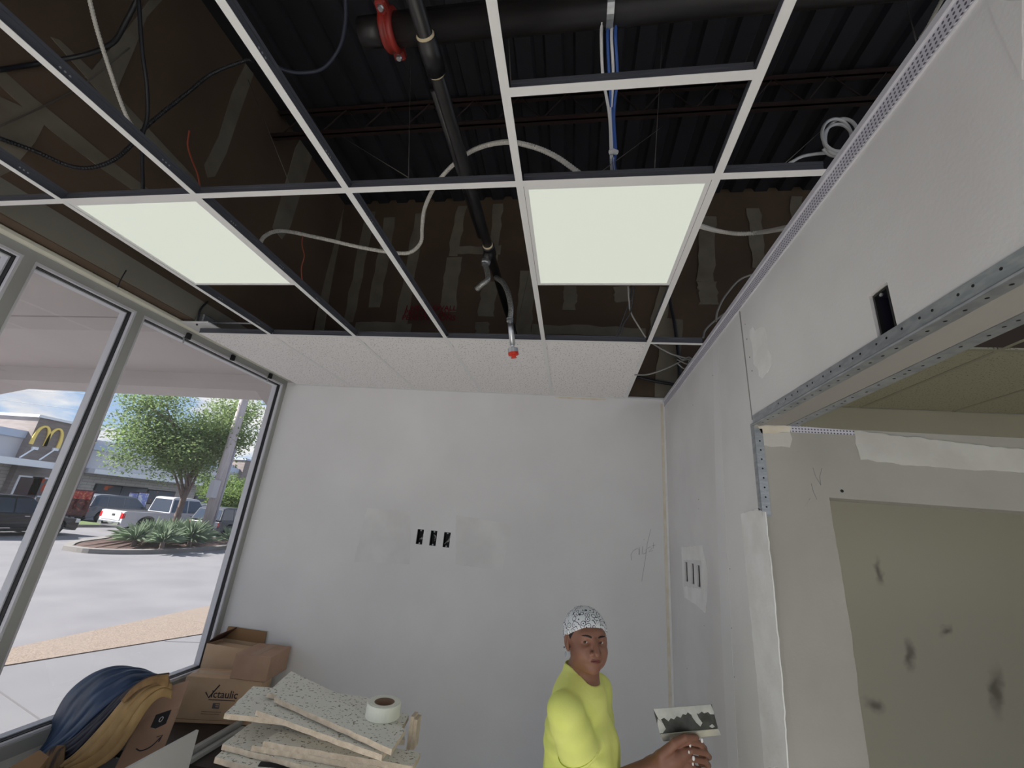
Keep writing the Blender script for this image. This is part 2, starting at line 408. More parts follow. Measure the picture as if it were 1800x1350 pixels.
# --- windows in the left wall
YM = [(YR+.0, YR+.06), (-1.9, -1.85), (-.4, -.35), (1.385, 1.432), (1.952, 1.998), (3.345, 3.391)]
wn = 0
for i in range(len(YM)-1):
    a, b = YM[i][1], YM[i+1][0]
    wn += 1
    root = thing('window_%d' % wn, None, None, (XL, (a+b)/2, ZS)); root['kind'] = 'structure'
    root['label'] = {5: 'wide shop window nearest the back wall', 4: 'narrow shop window between two aluminium mullions'}.get(wn, 'shop window further along the left wall')
    if i == 0: obj('mullion', B((-2.80, YM[0][0], ZS-.05), (-2.705, a, 3.03)), ALU, root)
    obj('mullion', B((-2.775, YM[i+1][0], ZS-.03), (-2.705, YM[i+1][1], 3.03)), ALU, root)
    obj('head_frame', B((-2.775, a, ZH+.03), (-2.705, b, 3.035)), ALU, root)
    obj('sill_frame', B((-2.775, a, ZS-.075), (-2.695, b, ZS-.012)), ALU, root)
    # reveal stop, gasket and outer stop run round the opening
    for nm, mat, x0, x1, d in (('inner_stop', ALUL, -2.728, -2.708, .012), ('gasket', GASK, -2.754, -2.728, .016), ('outer_stop', ALUL, -2.80, -2.754, .022)):
        z0, z1 = ZS-.012, ZH+.03
        bm = NB()
        box(bm, (x0, a, z0), (x1, a+d, z1)); box(bm, (x0, b-d, z0), (x1, b, z1))
        box(bm, (x0, a+d, z1-d), (x1, b-d, z1)); box(bm, (x0, a+d, z0), (x1, b-d, z0+d))
        obj(nm, bm, mat, root)
    obj('glass_pane', B((-2.747, a+.005, ZS-.005), (-2.741, b-.005, ZH+.025)), GLASS, root)
# rounded cream trim above the head frame and the wall angle
bm = NB(); prof = [(-2.72, 3.03), (-2.69, 3.032), (-2.682, 3.045), (-2.684, 3.062), (-2.70, 3.072), (-2.72, 3.075)]
a = [bm.verts.new((x, YR, z)) for x, z in prof]; b = [bm.verts.new((x, YB, z)) for x, z in prof]
for i in range(len(prof)): bm.faces.new((a[i], a[(i+1) % 6], b[(i+1) % 6], b[i]))
bm.faces.new(a[::-1]); bm.faces.new(b)
struct('trim_1', bm, CREAM, 'cream rounded trim along the top of the shop windows')
struct('trim_2', B((XR-.008, YR, ZC-.056), (XR+.001, YB-.002, ZC-.014)), PERF, 'perforated white bead along the top of the right wall')
bm = B((XR-.014, YR, ZC-.014), (XR+.06, YB-.002, ZC+.004)); box(bm, (XR-.006, YR, ZC-.06), (XR+.001, YB-.002, ZC-.056))
struct('trim_3', bm, ALUL, 'plain white edge of the bead at the top of the right wall')
# back/right inside corner: tan compound strip and bright corner bead
struct('trim_4', B((XR-.016, YB-.007, 0), (XR-.001, YB+.0, ZC-.02)), MUD, 'white corner tape where back and right walls meet')
obj('tan_compound', B((XR-.036, YB-.0035, 0), (XR-.016, YB, ZC-.03)), MUDT, wall_back)
# wall angle on the back wall
struct('trim_5', B((-2.60, YB-.026, ZC-.001), (XR-.01, YB, ZC+.004)), TBAR, 'white wall angle carrying the tiles along the back wall')

# outlets in the back wall and the right wall: dark boxes set into the openings
def outlet(c, n, w, h, label, grp, seed):
    rnd = random.Random(seed); n = Vector(n); s = Vector((0, 0, 1)).cross(n); c = Vector(c)
    t = thing('outlet_box', label, 'outlet box', c, grp)
    bm = NB()
    d = .055
    obox(bm, c - n*d, s*w, Vector((0,0,h)), n*.002)
    for k in (-1, 1):
        obox(bm, c - n*(d/2+.004) + s*k*(w-.001), s*.0012, Vector((0,0,h)), n*(d/2-.004)); obox(bm, c - n*(d/2+.004) + Vector((0,0,k*(h-.001))), s*w, Vector((0,0,.0012)), n*(d/2-.004))
    obj('box_shell', bm, DARKBOX, t)
    for k in (-1, 1): obj('mounting_ear', lathe(NB(), c - n*.012 + Vector((0,0,k*(h-.008))), n, [(.006,0),(.006,.004)], 8), GALV, t)
    for k in range(3):
        a = c - n*.045 + s*rnd.uniform(-.6,.6)*w + Vector((0,0,rnd.uniform(-.7,.7)*h)); b = c - n*.015 + s*rnd.uniform(-.7,.7)*w + Vector((0,0,rnd.uniform(-.7,.7)*h))
        obj('wire_tail', T(spline([a, (a+b)/2 + s*.008, b], 4), .003, 6), (CONDG, WHITEC, BLACKC)[k], t)
    return t
for i, p in enumerate(OUTB):
    outlet(p, (0,-1,0), .027, .056, ('leftmost','middle','rightmost')[i] + ' of three open outlet boxes in the back wall', 'open outlet boxes in the back wall', i)
for i, p in enumerate(OUTR):
    outlet(p, (-1,0,0), .026, .056, ('farthest','middle','nearest')[i] + ' of three open outlet boxes in the patched right wall', 'open outlet boxes in the right wall', 10+i)
sw = thing('switch_box', 'blue-black switch box in a rough cut hole above the opening', 'switch box', SWB)
bm = NB()
box(bm, (XR+.07, hs[0], hs[2]), (XR+.073, hs[1], hs[3]))
for lo_, hi_ in (((XR+.014, hs[0]+.012, hs[2]), (XR+.07, hs[0]+.014, hs[3])), ((XR+.014, hs[1]-.006, hs[2]), (XR+.07, hs[1]-.004, hs[3])), ((XR+.014, hs[0]+.012, hs[2]+.006), (XR+.07, hs[1]-.004, hs[2]+.008)), ((XR+.014, hs[0]+.012, hs[3]-.008), (XR+.07, hs[1]-.004, hs[3]-.006))): box(bm, lo_, hi_)
obj('box_shell', bm, mk('navy plastic', S(28,28,44), .5), sw)
bm = NB()
for lo_, hi_ in (((XR+.006, hs[0]+.009, hs[2]+.003), (XR+.014, hs[0]+.015, hs[3]-.003)), ((XR+.006, hs[1]-.008, hs[2]+.003), (XR+.014, hs[1]-.003, hs[3]-.003)), ((XR+.006, hs[0]+.015, hs[2]+.003), (XR+.014, hs[1]-.008, hs[2]+.008)), ((XR+.006, hs[0]+.015, hs[3]-.008), (XR+.014, hs[1]-.008, hs[3]-.003))): box(bm, lo_, hi_)
obj('box_rim', bm, DARKBOX, sw)
for k in (-1, 1): obj('screw_tab', lathe(NB(), (XR+.010, SWB.y+.004, SWB.z+k*.050), (-1,0,0), [(.0045,0),(.0045,.003)], 10), GALV, sw)
obj('cable', T(spline([(XR+.06, SWB.y-.005, SWB.z-.02), (XR+.03, SWB.y+.002, SWB.z+.005), (XR+.05, SWB.y-.012, SWB.z+.05)], 6), .005, 8), WHITEC, sw)
obj('torn_paper_edge', slab(NB(), [(XR-.002, hs[0]-.004, hs[2]-.012), (XR-.002, hs[0]+.03, hs[2]-.006), (XR-.002, hs[1]+.004, hs[2]+.0), (XR-.002, hs[1], hs[2]+.004), (XR-.002, hs[0]+.002, hs[2]+.002)], .002, (-1,0,0)), MUDT, sw)

# compound patches, pencil marks and screw spots on the walls
def patch(pix, parent, plane, val, mat, th=.0022, name='compound_patch', rough=.004, seed=1):
    f = {'x': onx, 'y': ony}[plane]; nrm = {'x': (-1,0,0), 'y': (0,-1,0)}[plane]
    pts = [f(u, v, val) for u, v in pix]; rnd = random.Random(seed); out = []
    for i in range(len(pts)):
        a, b = pts[i], pts[(i+1) % len(pts)]; n = max(1, int((b-a).length/.025))
        for k in range(n):
            q = a.lerp(b, k/n)
            if k: q += Vector((0 if plane == 'x' else rnd.uniform(-1,1), rnd.uniform(-1,1) if plane == 'x' else 0, rnd.uniform(-1,1)))*rough
            out.append(q)
    return obj(name, slab(NB(), [p + Vector(nrm)*th for p in out], th+.001, nrm), mat, parent)
patch([(1198,962),(1235,958),(1241,986),(1199,984)], wall_right, 'x', XR, MUD, .0015)
patch([(1201,1030),(1243,1036),(1243,1048),(1240,1078),(1222,1062),(1203,1050)], wall_right, 'x', XR, MUD, .0015)
patch([(1199,984),(1202.5,984),(1203.5,1030),(1201,1030)], wall_right, 'x', XR, MUD, .0015, rough=.001)
patch([(1233,986),(1241,986),(1244,1000),(1243,1036),(1234,1036)], wall_right, 'x', XR, MUD, .0015, rough=.001)
for p in OUTR:  # holes read through the patch: dark liner rings
    pass
patch([(1303,904),(1335,893),(1346,900),(1362,1050),(1376,1200),(1386,1350),(1345,1350),(1335,1230),(1318,1060)], wall_right, 'x', XR, MUD, .003)
patch([(1253,600),(1262,600),(1275,900),(1290,1200),(1298,1350),(1280,1350),(1268,1100),(1258,850)], wall_right, 'x', XR, DRY, .0008, rough=.002)
patch([(1318,580),(1345,575),(1356,640),(1340,665),(1325,640)], wall_right, 'x', XR, MUD, .0008, rough=.012)
patch([(1738,0),(1800,0),(1800,140),(1778,90),(1755,45)], wall_right, 'x', XR, DRYR, .003, rough=.001)
MUDD = mk('drying compound', S(192,190,183), .85, c2=S(204,203,197), scale=8, bump=.1, bscale=50)
patch([(1500,757),(1800,791),(1800,831),(1700,826),(1600,818),(1512,808),(1503,780)], wall_inner, 'y', DY, MUDD, .003)
patch([(1338,762),(1388,760),(1392,772),(1388,787),(1342,783)], wall_inner, 'y', DY, MUDD, .003)
patch([(1332,750),(1390,747),(1388,760),(1338,762)], wall_inner, 'y', DY, MUDT, .004)
patch([(1352,898),(1460,903),(1478,1000),(1498,1130),(1510,1230),(1523,1350),(1398,1350),(1375,1120)], wall_inner, 'y', DY, DRYP, .0018, rough=.002)
patch([(1384,748),(1502,757),(1500,765),(1390,760)], wall_inner, 'y', DY, PERF, .003, 'perforated_bead', rough=0)
patch([(645,893),(722,898),(720,992),(622,988)], wall_back, 'y', YB, SMEAR, .0006, 'skim_patch', .004, 21)
patch([(802,905),(900,922),(882,1003),(800,992)], wall_back, 'y', YB, SMEAR, .0006, 'skim_patch', .004, 22)
patch([(975,697),(1066,701),(1064,704),(978,700)], wall_back, 'y', YB, MUDT, .001, 'skim_patch', .001, 23)
# rubbed stains on the wall seen through the cut-out (wear in the board itself)
def stained(base, stain, spots, org):
    ma = bpy.data.materials.new('stained greenish drywall'); ma.use_nodes = True; nt = ma.node_tree; N = nt.nodes.new; L = nt.links.new; bs = nt.nodes['Principled BSDF']; bs.inputs['Roughness'].default_value = .85
    tc = N('ShaderNodeTexCoord'); no = N('ShaderNodeTexNoise'); no.inputs['Scale'].default_value = 14; L(tc.outputs['Object'], no.inputs['Vector'])
    ds = N('ShaderNodeVectorMath'); ds.operation = 'MULTIPLY_ADD'; L(no.outputs['Color'], ds.inputs[0]); ds.inputs[1].default_value = (.07, 0, .07); L(tc.outputs['Object'], ds.inputs[2])
    prev = None
    for c, rx, rz, rot in spots:
        mp = N('ShaderNodeMapping'); mp.vector_type = 'TEXTURE'; q = Vector(c) - Vector(org) + Vector((.035, 0, .035)); mp.inputs['Location'].default_value = q; mp.inputs['Rotation'].default_value = (0, rot, 0); mp.inputs['Scale'].default_value = (rx, 10, rz); L(ds.outputs[0], mp.inputs[0])
        ln = N('ShaderNodeVectorMath'); ln.operation = 'LENGTH'; L(mp.outputs[0], ln.inputs[0]); mr = N('ShaderNodeMapRange'); mr.interpolation_type = 'SMOOTHSTEP'; L(ln.outputs['Value'], mr.inputs['Value'])
        mr.inputs['From Min'].default_value = 0; mr.inputs['From Max'].default_value = 1.25; mr.inputs['To Min'].default_value = .75; mr.inputs['To Max'].default_value = 0
        if prev is None: prev = mr.outputs[0]
        else:
            mxm = N('ShaderNodeMath'); mxm.operation = 'MAXIMUM'; L(prev, mxm.inputs[0]); L(mr.outputs[0], mxm.inputs[1]); prev = mxm.outputs[0]
    mx = N('ShaderNodeMixRGB'); L(prev, mx.inputs[0]); mx.inputs[1].default_value = (*base, 1); mx.inputs[2].default_value = (*stain, 1); L(mx.outputs[0], bs.inputs['Base Color']); return ma
wf = bpy.data.objects['wall_side_skin']
sp_ = [(ony(1664,1110,YB-.012), .05, .03, -.6), (ony(1752,1215,YB-.012), .045, .15, .25), (ony(1598,1152,YB-.012), .035, .10, .15), (ony(1545,1005,YB-.012), .03, .09, .1), (ony(1538,1240,YB-.012), .06, .05, 0)]
wf.data.materials.clear(); wf.data.materials.append(stained(S(208,203,183), S(104,92,88), sp_, wf.location))
# metal corner beads of the opening
bm = NB()
for x0, x1, xs in ((XR-.003, XR, 1), (XR2, XR2+.003, -1)):
    box(bm, (x0, -1.3, DZ-.003), (x1, DY, DZ+.034))
box(bm, (XR, -1.3, DZ-.003), (XR+.032, DY-.002, DZ)); box(bm, (XR2-.036, -1.3, DZ-.003), (XR2, DY-.002, DZ))
tube(bm, [(XR-.003, -1.3, DZ-.003), (XR-.003, DY, DZ-.003)], .004, 6)
beam_bead = struct('trim_6', bm, GALV, 'galvanised steel corner bead along the head of the opening')
bm = NB(); box(bm, (XR-.003, DY-.003, 2.075), (XR, DY+.028, DZ+.005)); box(bm, (XR-.003, DY-.004, 2.055), (XR+.028, DY-.001, DZ-.02))
jamb_bead = struct('trim_7', bm, GALV, 'galvanised steel corner bead down the jamb of the opening')
bm = NB()
HOLE = mk('dark nail hole', S(18,18,20), .8)
for k in range(60):
    y = DY - .05 - k*.045
    if k > 3: lathe(bm, (XR-.0028, y + .008*math.sin(k*3.7), DZ+.020), (-1,0,0), [(.0032,0),(.0032,.0006)], 8)
    lathe(bm, (XR+.017, y+.01, DZ-.0028), (0,0,-1), [(.0035,0),(.0035,.0006)], 8); lathe(bm, (XR2-.018 + .004*math.sin(k*2.3), y+.02*math.sin(k), DZ-.0028), (0,0,-1), [(.0035,0),(.0035,.0006)], 8)
o = obj('nail_holes', bm, HOLE, beam_bead); o['kind'] = 'stuff'
bm = NB()
for k in range(8): lathe(bm, (XR+.014, DY-.0038, 2.34-k*.036), (0,-1,0), [(.0034,0),(.0034,.0006)], 8)
o = obj('nail_holes', bm, HOLE, jamb_bead); o['kind'] = 'stuff'
bm = NB()
for u, v, r in ((1498,632,3.2),(1597,567,2.5),(1396,705,1.6),(1253,660,1.5),(1255,683,1.5),(1260,750,1.2),(1318,628,1.5),(1313,596,1.5),(1310,570,1),(1228,878,1.5),(1228,894,1),(1276,998,1.5),(1283,1000,1.2),(1284,1095,1.5),(1286,1104,1.2),(1291,1190,1.2),(1208,1175,1.3),(1238,1100,1),(1218,712,1.3),(1322,652,1.4),(1302,529,1.6)):
    p = onx(u, v, XR); lathe(bm, p, (-1,0,0), [(r*.0021,0),(r*.0021,.0006)], 8)
o = obj('screw_spots', bm, HOLE, wall_right); o['kind'] = 'stuff'
obj('screw_hole', lathe(NB(), ony(1480, 863, DY), (0,-1,0), [(.006,0),(.006,.0006)], 8), HOLE, wall_inner)
PENCIL = mk('pencil line', S(138,136,140), .8)
def pencil(strokes, f, val, parent, w=.0009):
    bm = NB()
    for s in strokes: tube(bm, [f(u, v, val) for u, v in s], w, 4)
    return obj('pencil_mark', bm, PENCIL, parent)
pencil([[(1144,930),(1138,955),(1134,985),(1128,1022)],[(1110,985),(1109,975),(1113,968),(1120,964),(1124,966),(1124,975)],[(1124,962),(1123,975)],[(1130,960),(1129,974)],[(1133,968),(1137,965),(1135,972),(1131,974)],[(1138,964),(1143,961),(1146,964),(1140,970),(1148,968)],[(1146,960),(1152,958)],[(1149,954),(1148,964)],[(1132,947),(1132,949)]], ony, YB-.0008, wall_back)
pencil([[(1429,822),(1434,838),(1443,853)],[(1445,823),(1441,838),(1443,853)],[(1426,850),(1430,865),(1436,878)],[(1424,876),(1418,885),(1412,893)]], ony, DY-.0008, wall_inner)
# joint line on the right wall above the jamb
obj('board_joint', slab(NB(), [onx(1299,547,XR-.0006), onx(1301,547,XR-.0006), onx(1323,738,XR-.0006), onx(1321.5,738,XR-.0006)], .001, (-1,0,0)), mk('board joint line', S(140,138,136), .9), wall_right)

# ================================================================== CEILING GRID
def tee_y(x, y0, y1, label, web=.042):
    t = thing('ceiling_runner', label, 'ceiling runner', (x, (y0+y1)/2, ZC), 'main runners of the open ceiling grid')
    obj('flange', B((x-.012, y0, ZC-.0005), (x+.012, y1, ZC+.001)), TBAR, t)
    bm = B((x-.0012, y0, ZC+.001), (x+.0012, y1, ZC+web)); box(bm, (x-.004, y0, ZC+web-.008), (x+.004, y1, ZC+web+.004))
    w = obj('web', bm, WEBM, t)
    bm = NB()
    y = y0 + .15
    while y < y1:
        for k in (-.012, 0, .012):
            for s in (-1, 1): lathe(bm, (x+s*.0012, y+k, ZC+.022), (s,0,0), [(.0032,0),(.0032,.0006)], 6)
        y += .305
    o = obj('slot_holes', bm, mk('bright slot', S(170,170,176), .5), w); o['kind'] = 'stuff'
    return t
names = ['white ceiling runner along the left edge of the left light panel', 'white ceiling runner along the right edge of the left light panel',
         'white ceiling runner midway between the two light panels', 'white ceiling runner along the left edge of the right light panel', 'white ceiling runner along the right edge of the right light panel']
for i, x in enumerate(RX): tee_y(x, YR+.02, YB-.006, names[i])
def tee_x(y, x0, x1, label, web=.036):
    t = thing('cross_tee', label, 'cross tee', ((x0+x1)/2, y, ZC), 'cross tees of the open ceiling grid')
    obj('flange', B((x0, y-.012, ZC-.0003), (x1, y+.012, ZC+.001)), TBAR, t)
    bm = B((x0, y-.0012, ZC+.001), (x1, y+.0012, ZC+web)); box(bm, (x0, y-.0035, ZC+web-.008), (x1, y+.0035, ZC+web+.003))
    obj('web', bm, WEBM, t)
cols = [('window side bay', -2.595, RX[0]-.012), ('left light panel bay', RX[0]+.012, RX[1]-.012), ('bay left of centre', RX[1]+.012, RX[2]-.012),
        ('bay right of centre', RX[2]+.012, RX[3]-.012), ('right light panel bay', RX[3]+.012, RX[4]-.012), ('narrow bay beside the right wall', RX[4]+.012, XR-.016)]
for nm, a, b in cols:
    tee_x(YC0, a, b, 'cross tee edging the back tiles, ' + nm)
    tee_x(YC1, a, b, 'cross tee on the near side of the panel row, ' + nm)
tee_x(YC2, RX[3]+.012, RX[4]-.012, 'single white cross tee nearest the viewer, in the bay with black pipe above')
# tiles in the back row
tl = ['corner ceiling tile against the window trim', 'speckled white ceiling tile second from the window', 'speckled white ceiling tile third from the window', 'speckled white ceiling tile left of the hanging sprinkler head', 'speckled white ceiling tile rightmost of the back row']
xs = [-2.592] + RX
for i in range(5):
    a, b = xs[i] + (.004 if i else 0), xs[i+1] - .004
    o = obj('ceiling_tile', B((a, YC0+.004, ZC+.0015), (b, YB-.004, ZC+.019)), TILEM)
    tag(o, tl[i], 'ceiling tile', 'mineral fibre tiles in the back row')
# light panels
def panel(x, y, label, nm='light_panel', dif=None):
    t = thing(nm, label, 'light panel', (x+TL/2, y+TL/2, ZC), 'square ceiling light panels')
    a, b, c, d = x+.013, x+TL-.013, y+.013, y+TL-.002
    bm = NB(); w = .014
    box(bm, (a, c, ZC+.001), (b, c+w, ZC+.014)); box(bm, (a, d-w, ZC+.001), (b, d, ZC+.014)); box(bm, (a, c+w, ZC+.001), (a+w, d-w, ZC+.014)); box(bm, (b-w, c+w, ZC+.001), (b, d-w, ZC+.014))
    obj('frame', bm, TBAR, t)
    obj('diffuser', B((a+w, c+w, ZC+.004), (b-w, d-w, ZC+.010)), dif or mk('lit diffuser', (.15,.15,.15), .5, emit=(.70, .745, .64), es=.83), t)
    obj('back_plate', B((a, c, ZC+.014), (b, d, ZC+.024)), GALV, t)
panel(RX[0], YC1, 'glowing square light panel near the shop window')
panel(RX[3], YC1, 'glowing square light panel near the right wall')
# unseen ceiling behind the viewer, closed with tiles to reflect light, and the next room's ceiling
struct('ceiling', B((-2.59, YR, ZC+.004), (XR, -.20, ZC+.02)), TILEM, 'unseen ceiling behind the viewer, tiled to reflect light')
panel(RX[1], -1.5, 'unseen light panel added behind the viewer for fill, nearer the window')  # out-of-view lamp added to brighten the room
panel(RX[3], -1.5, 'unseen light panel added behind the viewer for fill, nearer the right wall')  # second added lamp, also unseen, for fill light
for i in range(6):
    for j in range(2):
        a = XR2 + .05 + i*TL; y0 = (YC0, YC0-1.219)[j]; y1 = (YB-.014, YC0)[j]
        if a + TL > 4.9 or (j == 1): continue
        o = obj('ceiling_tile', B((a+.003, y0+.003, ZC+.002), (a+TL-.003, y1-.003, ZC+.018)), TILEY)
        tag(o, 'yellowed ceiling tile in the next room, ' + ('first','second','third','fourth','fifth','sixth')[i] + ' from the opening', 'ceiling tile', 'tiles in the next room')
bm = NB()
for i in range(7):
    a = XR2 + .05 + i*TL
    box(bm, (a-.012, -1, ZC-.0005), (a+.012, YB-.014, ZC+.001))
box(bm, (XR2, YC0-.012, ZC-.0008), (4.9, YC0+.012, ZC+.0008))
o = obj('grid_bars', bm, mk('aged grid enamel', S(178,174,152), .6)); tag(o, 'cream ceiling grid bars over the next room', 'ceiling grid')
WARM = mk('warm lit diffuser', (.6,.6,.5), .5, emit=(1, .97, .74), es=4.0)
panel(XR2+.05+TL*2, .35, 'warm light panel in the next room beyond the header', dif=WARM)

# ================================================================== PLENUM
bm = NB(); pitch = .21; rows = []
x = -2.62; prof = []
while x < 5.0:
    prof += [(x, ZD), (x+.11, ZD), (x+.13, ZD+.04), (x+.19, ZD+.04)]; x += pitch
a = [bm.verts.new((p, YR-.1, z)) for p, z in prof]; b = [bm.verts.new((p, YB+.2, z)) for p, z in prof]
for i in range(len(prof)-1): bm.faces.new((a[i], b[i], b[i+1], a[i+1]))
struct('ceiling_deck', bm, DECKM, 'dark corrugated steel roof deck')
struct('ceiling_deck_top', B((-2.72, YR-.1, ZD+.06), (5.0, YB+.2, ZD+.12)), DECKM, 'upper side of the roof deck')
# bar joist with its web rods
def joist(y, label):
    t = thing('bar_joist', label, 'roof joist', (1.0, y, ZD-.42), 'bar joists under the roof deck')
    for nm, z in (('top_chord', ZD-.05), ('bottom_chord', ZD-.30)):
        bm = B((-2.58, y-.035, z), (4.9, y-.004, z+.006)); box(bm, (-2.58, y+.004, z), (4.9, y+.035, z+.006)); box(bm, (-2.58, y-.008, z), (4.9, y-.004, z+.04)); box(bm, (-2.58, y+.004, z), (4.9, y+.008, z+.04))
        obj(nm, bm, JOISTM, t)
    n = 20
    for k in range(n):
        xa = -2.5 + k*.36; obj('web_rod', T([(xa, y, ZD-.28), (xa+.18, y, ZD-.03), (xa+.36, y, ZD-.28)], .0065, 6), JOISTM, t)
joist(2.30, 'dark red bar joist crossing under the deck behind the pipes')
joist(.30, 'dark red bar joist above the viewer')

# sprinkler main with red coupling
pm = onz(700, 52, 3.66); YMN, ZMN = pm.y, 3.66
main = thing('sprinkler_main', 'thick black sprinkler main crossing overhead', 'pipe', (0, YMN, ZMN))
xe = onz(690, 54, 3.66).x
obj('pipe', T([(xe, YMN, ZMN), (4.6, YMN, ZMN)], .055, 20), PIPEM, main, True)
cp = obj('coupling', lathe(NB(), (xe-.03, YMN, ZMN), (1,0,0), [(.056,0),(.067,.002),(.071,.008),(.071,.018),(.064,.022),(.064,.03),(.071,.034),(.071,.044),(.067,.05),(.056,.052)], 28), REDM, main, True)
for ang in (-1.05, -.2, 2.0):
    d = Vector((0, math.cos(ang+3.6), math.sin(ang+3.6)))
for sgn in (-1, 1):
    e = Vector((xe-.004, YMN + sgn*.078, ZMN))
    obj('bolt_lug', bevel(obox(NB(), e, (.022,0,0), (0,.024,0), (0,0,.018)), .006), REDM, cp)
    obj('bolt', lathe(NB(), e + Vector((0, sgn*.006, -.018)), (0,0,-1), [(.012,0),(.012,.006),(.009,.011)], 12), STEEL, cp)
obj('pipe_stub', T([(xe-.03, YMN, ZMN), (xe-.12, YMN, ZMN)], .05, 16), PIPEM, main, True)
xc = onz(1073, 12, 3.66).x
obj('strap', lathe(NB(), (xc-.012, YMN, ZMN), (1,0,0), [(.0555,0),(.058,0),(.058,.024),(.0555,.024)], 24, True), GALV, main)
# branch line
br = thing('sprinkler_branch', 'black sprinkler branch pipe running back to the firewall', 'pipe', (-.555, 1.8, 3.49))
XB, ZB = -.555, 3.49
obj('pipe', T([(XB, -.4, ZB), (XB, YB, ZB)], .027, 16), PIPEM, br, True)
yc = onx(756, 85, XB).y; ya, yb2 = onx(747, 68, XB).y, onx(768, 122, XB).y
obj('sleeve', T([(XB, ya, ZB), (XB, yb2, ZB)], .036, 18), PIPEM, br, True)
for yy in (ya, yb2): obj('sealant_ring', lathe(NB(), (XB, yy-.008, ZB), (0,1,0), [(.029,0),(.032,.004),(.031,.014),(.028,.018)], 18), TEFLON, br, True)
ytee = onx(859, 448, XB).y
tee = obj('tee_fitting', T([(XB, ytee-.045, ZB), (XB, ytee-.03, ZB), (XB, ytee+.03, ZB), (XB, ytee+.045, ZB)], [.036,.036,.036,.036], 18), PIPEM, br, True)
obj('sealant_ring', lathe(NB(), (XB, ytee-.055, ZB), (0,1,0), [(.028,0),(.031,.004),(.031,.010),(.028,.014)], 18), TEFLON, br, True)
obj('outlet_boss', T([(XB, ytee, ZB), (XB-.01, ytee, ZB-.075)], [.03,.03], 16), PIPEM, tee, True)
obj('second_pipe', T([(XB-.07, ytee-.9, ZB+.12), (XB-.07, ytee+.02, ZB+.12)], .022, 12), PIPEM, br, True)
# flexible drop with capped head
fd = thing('flexible_sprinkler_drop', 'braided steel sprinkler hose with a red capped head hanging through the grid', 'sprinkler drop', (XB, ytee, ZB-.08))
b0 = Vector((XB-.01, ytee, ZB-.075))
obj('reducer', lathe(NB(), b0, (-.12,0,-1), [(.026,0),(.029,.008),(.029,.018),(.022,.022),(.022,.034)], 8), STEEL, fd)
dd = 2.42
hose = spline([b0 + Vector((-.005,0,-.02)), P(858,489,dd), P(847,500,dd+.0), P(838,509,dd+.02)], 8)
obj('hose_stub', T(hose, .0165, 14), mk('braided steel hose', S(176,176,172), .42, .6, c2=S(112,112,110), scale=260, lo=.45, hi=.55), fd, True)
hose2 = spline([P(872,488,dd+.12), P(884,497,dd+.04), P(893,515,dd-.02), P(898,540,dd-.05), P(897,562,dd-.06)], 8)
obj('hose', T(hose2, .0155, 14), MATS['braided steel hose'], fd, True)
for k in range(3):
    q = P(896.5, 559+k*2.6, dd-.06); obj('ferrule', lathe(NB(), q, (0,0,-1), [(.0165,0),(.019,.001),(.019,.006),(.0165,.007)], 16), STEEL, fd)
qa, qb = P(897,566,dd-.06), P(901,607,dd-.08)
obj('straight_tube', T([qa, qa.lerp(qb,.25), qb], [.0165,.0165,.0155], 16), STEEL, fd, True)
ax = (qb-qa).normalized()
obj('sprinkler_head', lathe(NB(), qb, ax, [(.009,-.004),(.008,.008),(.013,.014),(.029,.018),(.030,.040),(.028,.041)], 18), STEEL, fd)
obj('protective_cap', lathe(NB(), qb + ax*.040, ax, [(.029,0),(.030,.016),(.024,.020),(.013,.021),(.013,.029),(.017,.031),(.016,.034)], 16), mk('red plastic cap', S(214,58,36), .4), fd)

# cables and conduits hanging in the open grid
def cable(name, pts, r, mat, label, cat='cable', grp='loose cables above the grid', rings=0, n=6, seg=8):
    def at(u, v, d):
        p = ony(u, v, YB-.03) if d is None else P(u, v, d) if isinstance(d, (int, float)) else d(u, v)
        if p.x < -2.57: p = onx(u, v, -2.57)
        return p
    c = spline([at(*p) for p in pts], n)
    if rings:
        rs = [r*(1 + (.14 if i % 2 else -.14)) for i in range(0)]
        # dense resample so the corrugation shows
        L_ = [0]
        for i in range(1, len(c)): L_.append(L_[-1] + (c[i]-c[i-1]).length)
        m_ = int(L_[-1]/rings*2); pts2 = []; j = 0
        for k in range(m_+1):
            s = L_[-1]*k/m_
            while j < len(c)-2 and L_[j+1] < s: j += 1
            pts2.append(c[j].lerp(c[j+1], (s-L_[j])/max(L_[j+1]-L_[j], 1e-9)))
        rs = [r*(1.0 if k % 2 else .80) for k in range(len(pts2))]
        bm = T(pts2, rs, seg)
    else: bm = T(c, r, seg)
    return tag(obj(name, bm, mat, None, not rings), label, cat, grp)
cable('flexible_conduit', [(455,432,2.36),(467,414,2.38),(497,406,2.4),(560,418,2.42),(640,436,2.44),(700,445,2.45),(724,442,2.44),(740,425,2.42),(742,400,2.38),(746,368,2.3),(762,332,2.2),(790,296,2.1),(832,264,1.98),(885,250,1.86),(930,256,1.78),(975,274,1.74),(1022,307,1.72)], .0115, CONDW, 'pale flexible conduit arching from the left bay over to the right light panel', 'conduit', rings=.011, n=8)
cable('flexible_conduit', [(1226,396,lambda u,v: onz(u,v,3.05)),(1262,406,2.05),(1300,411,2.02),(1340,408,1.95),(1390,399,lambda u,v: onz(u,v,3.03))], .0105, CONDW, 'pale conduit sagging beside the right light panel toward the right wall', 'conduit', rings=.011)
cable('flexible_conduit', [(155,-10,1.62),(170,50,1.68),(187,105,1.74),(207,165,1.82),(224,207,1.88),(246,240,1.95)], .0085, CONDW, 'pale conduit dropping steeply through the upper left bay', 'conduit', rings=.010)
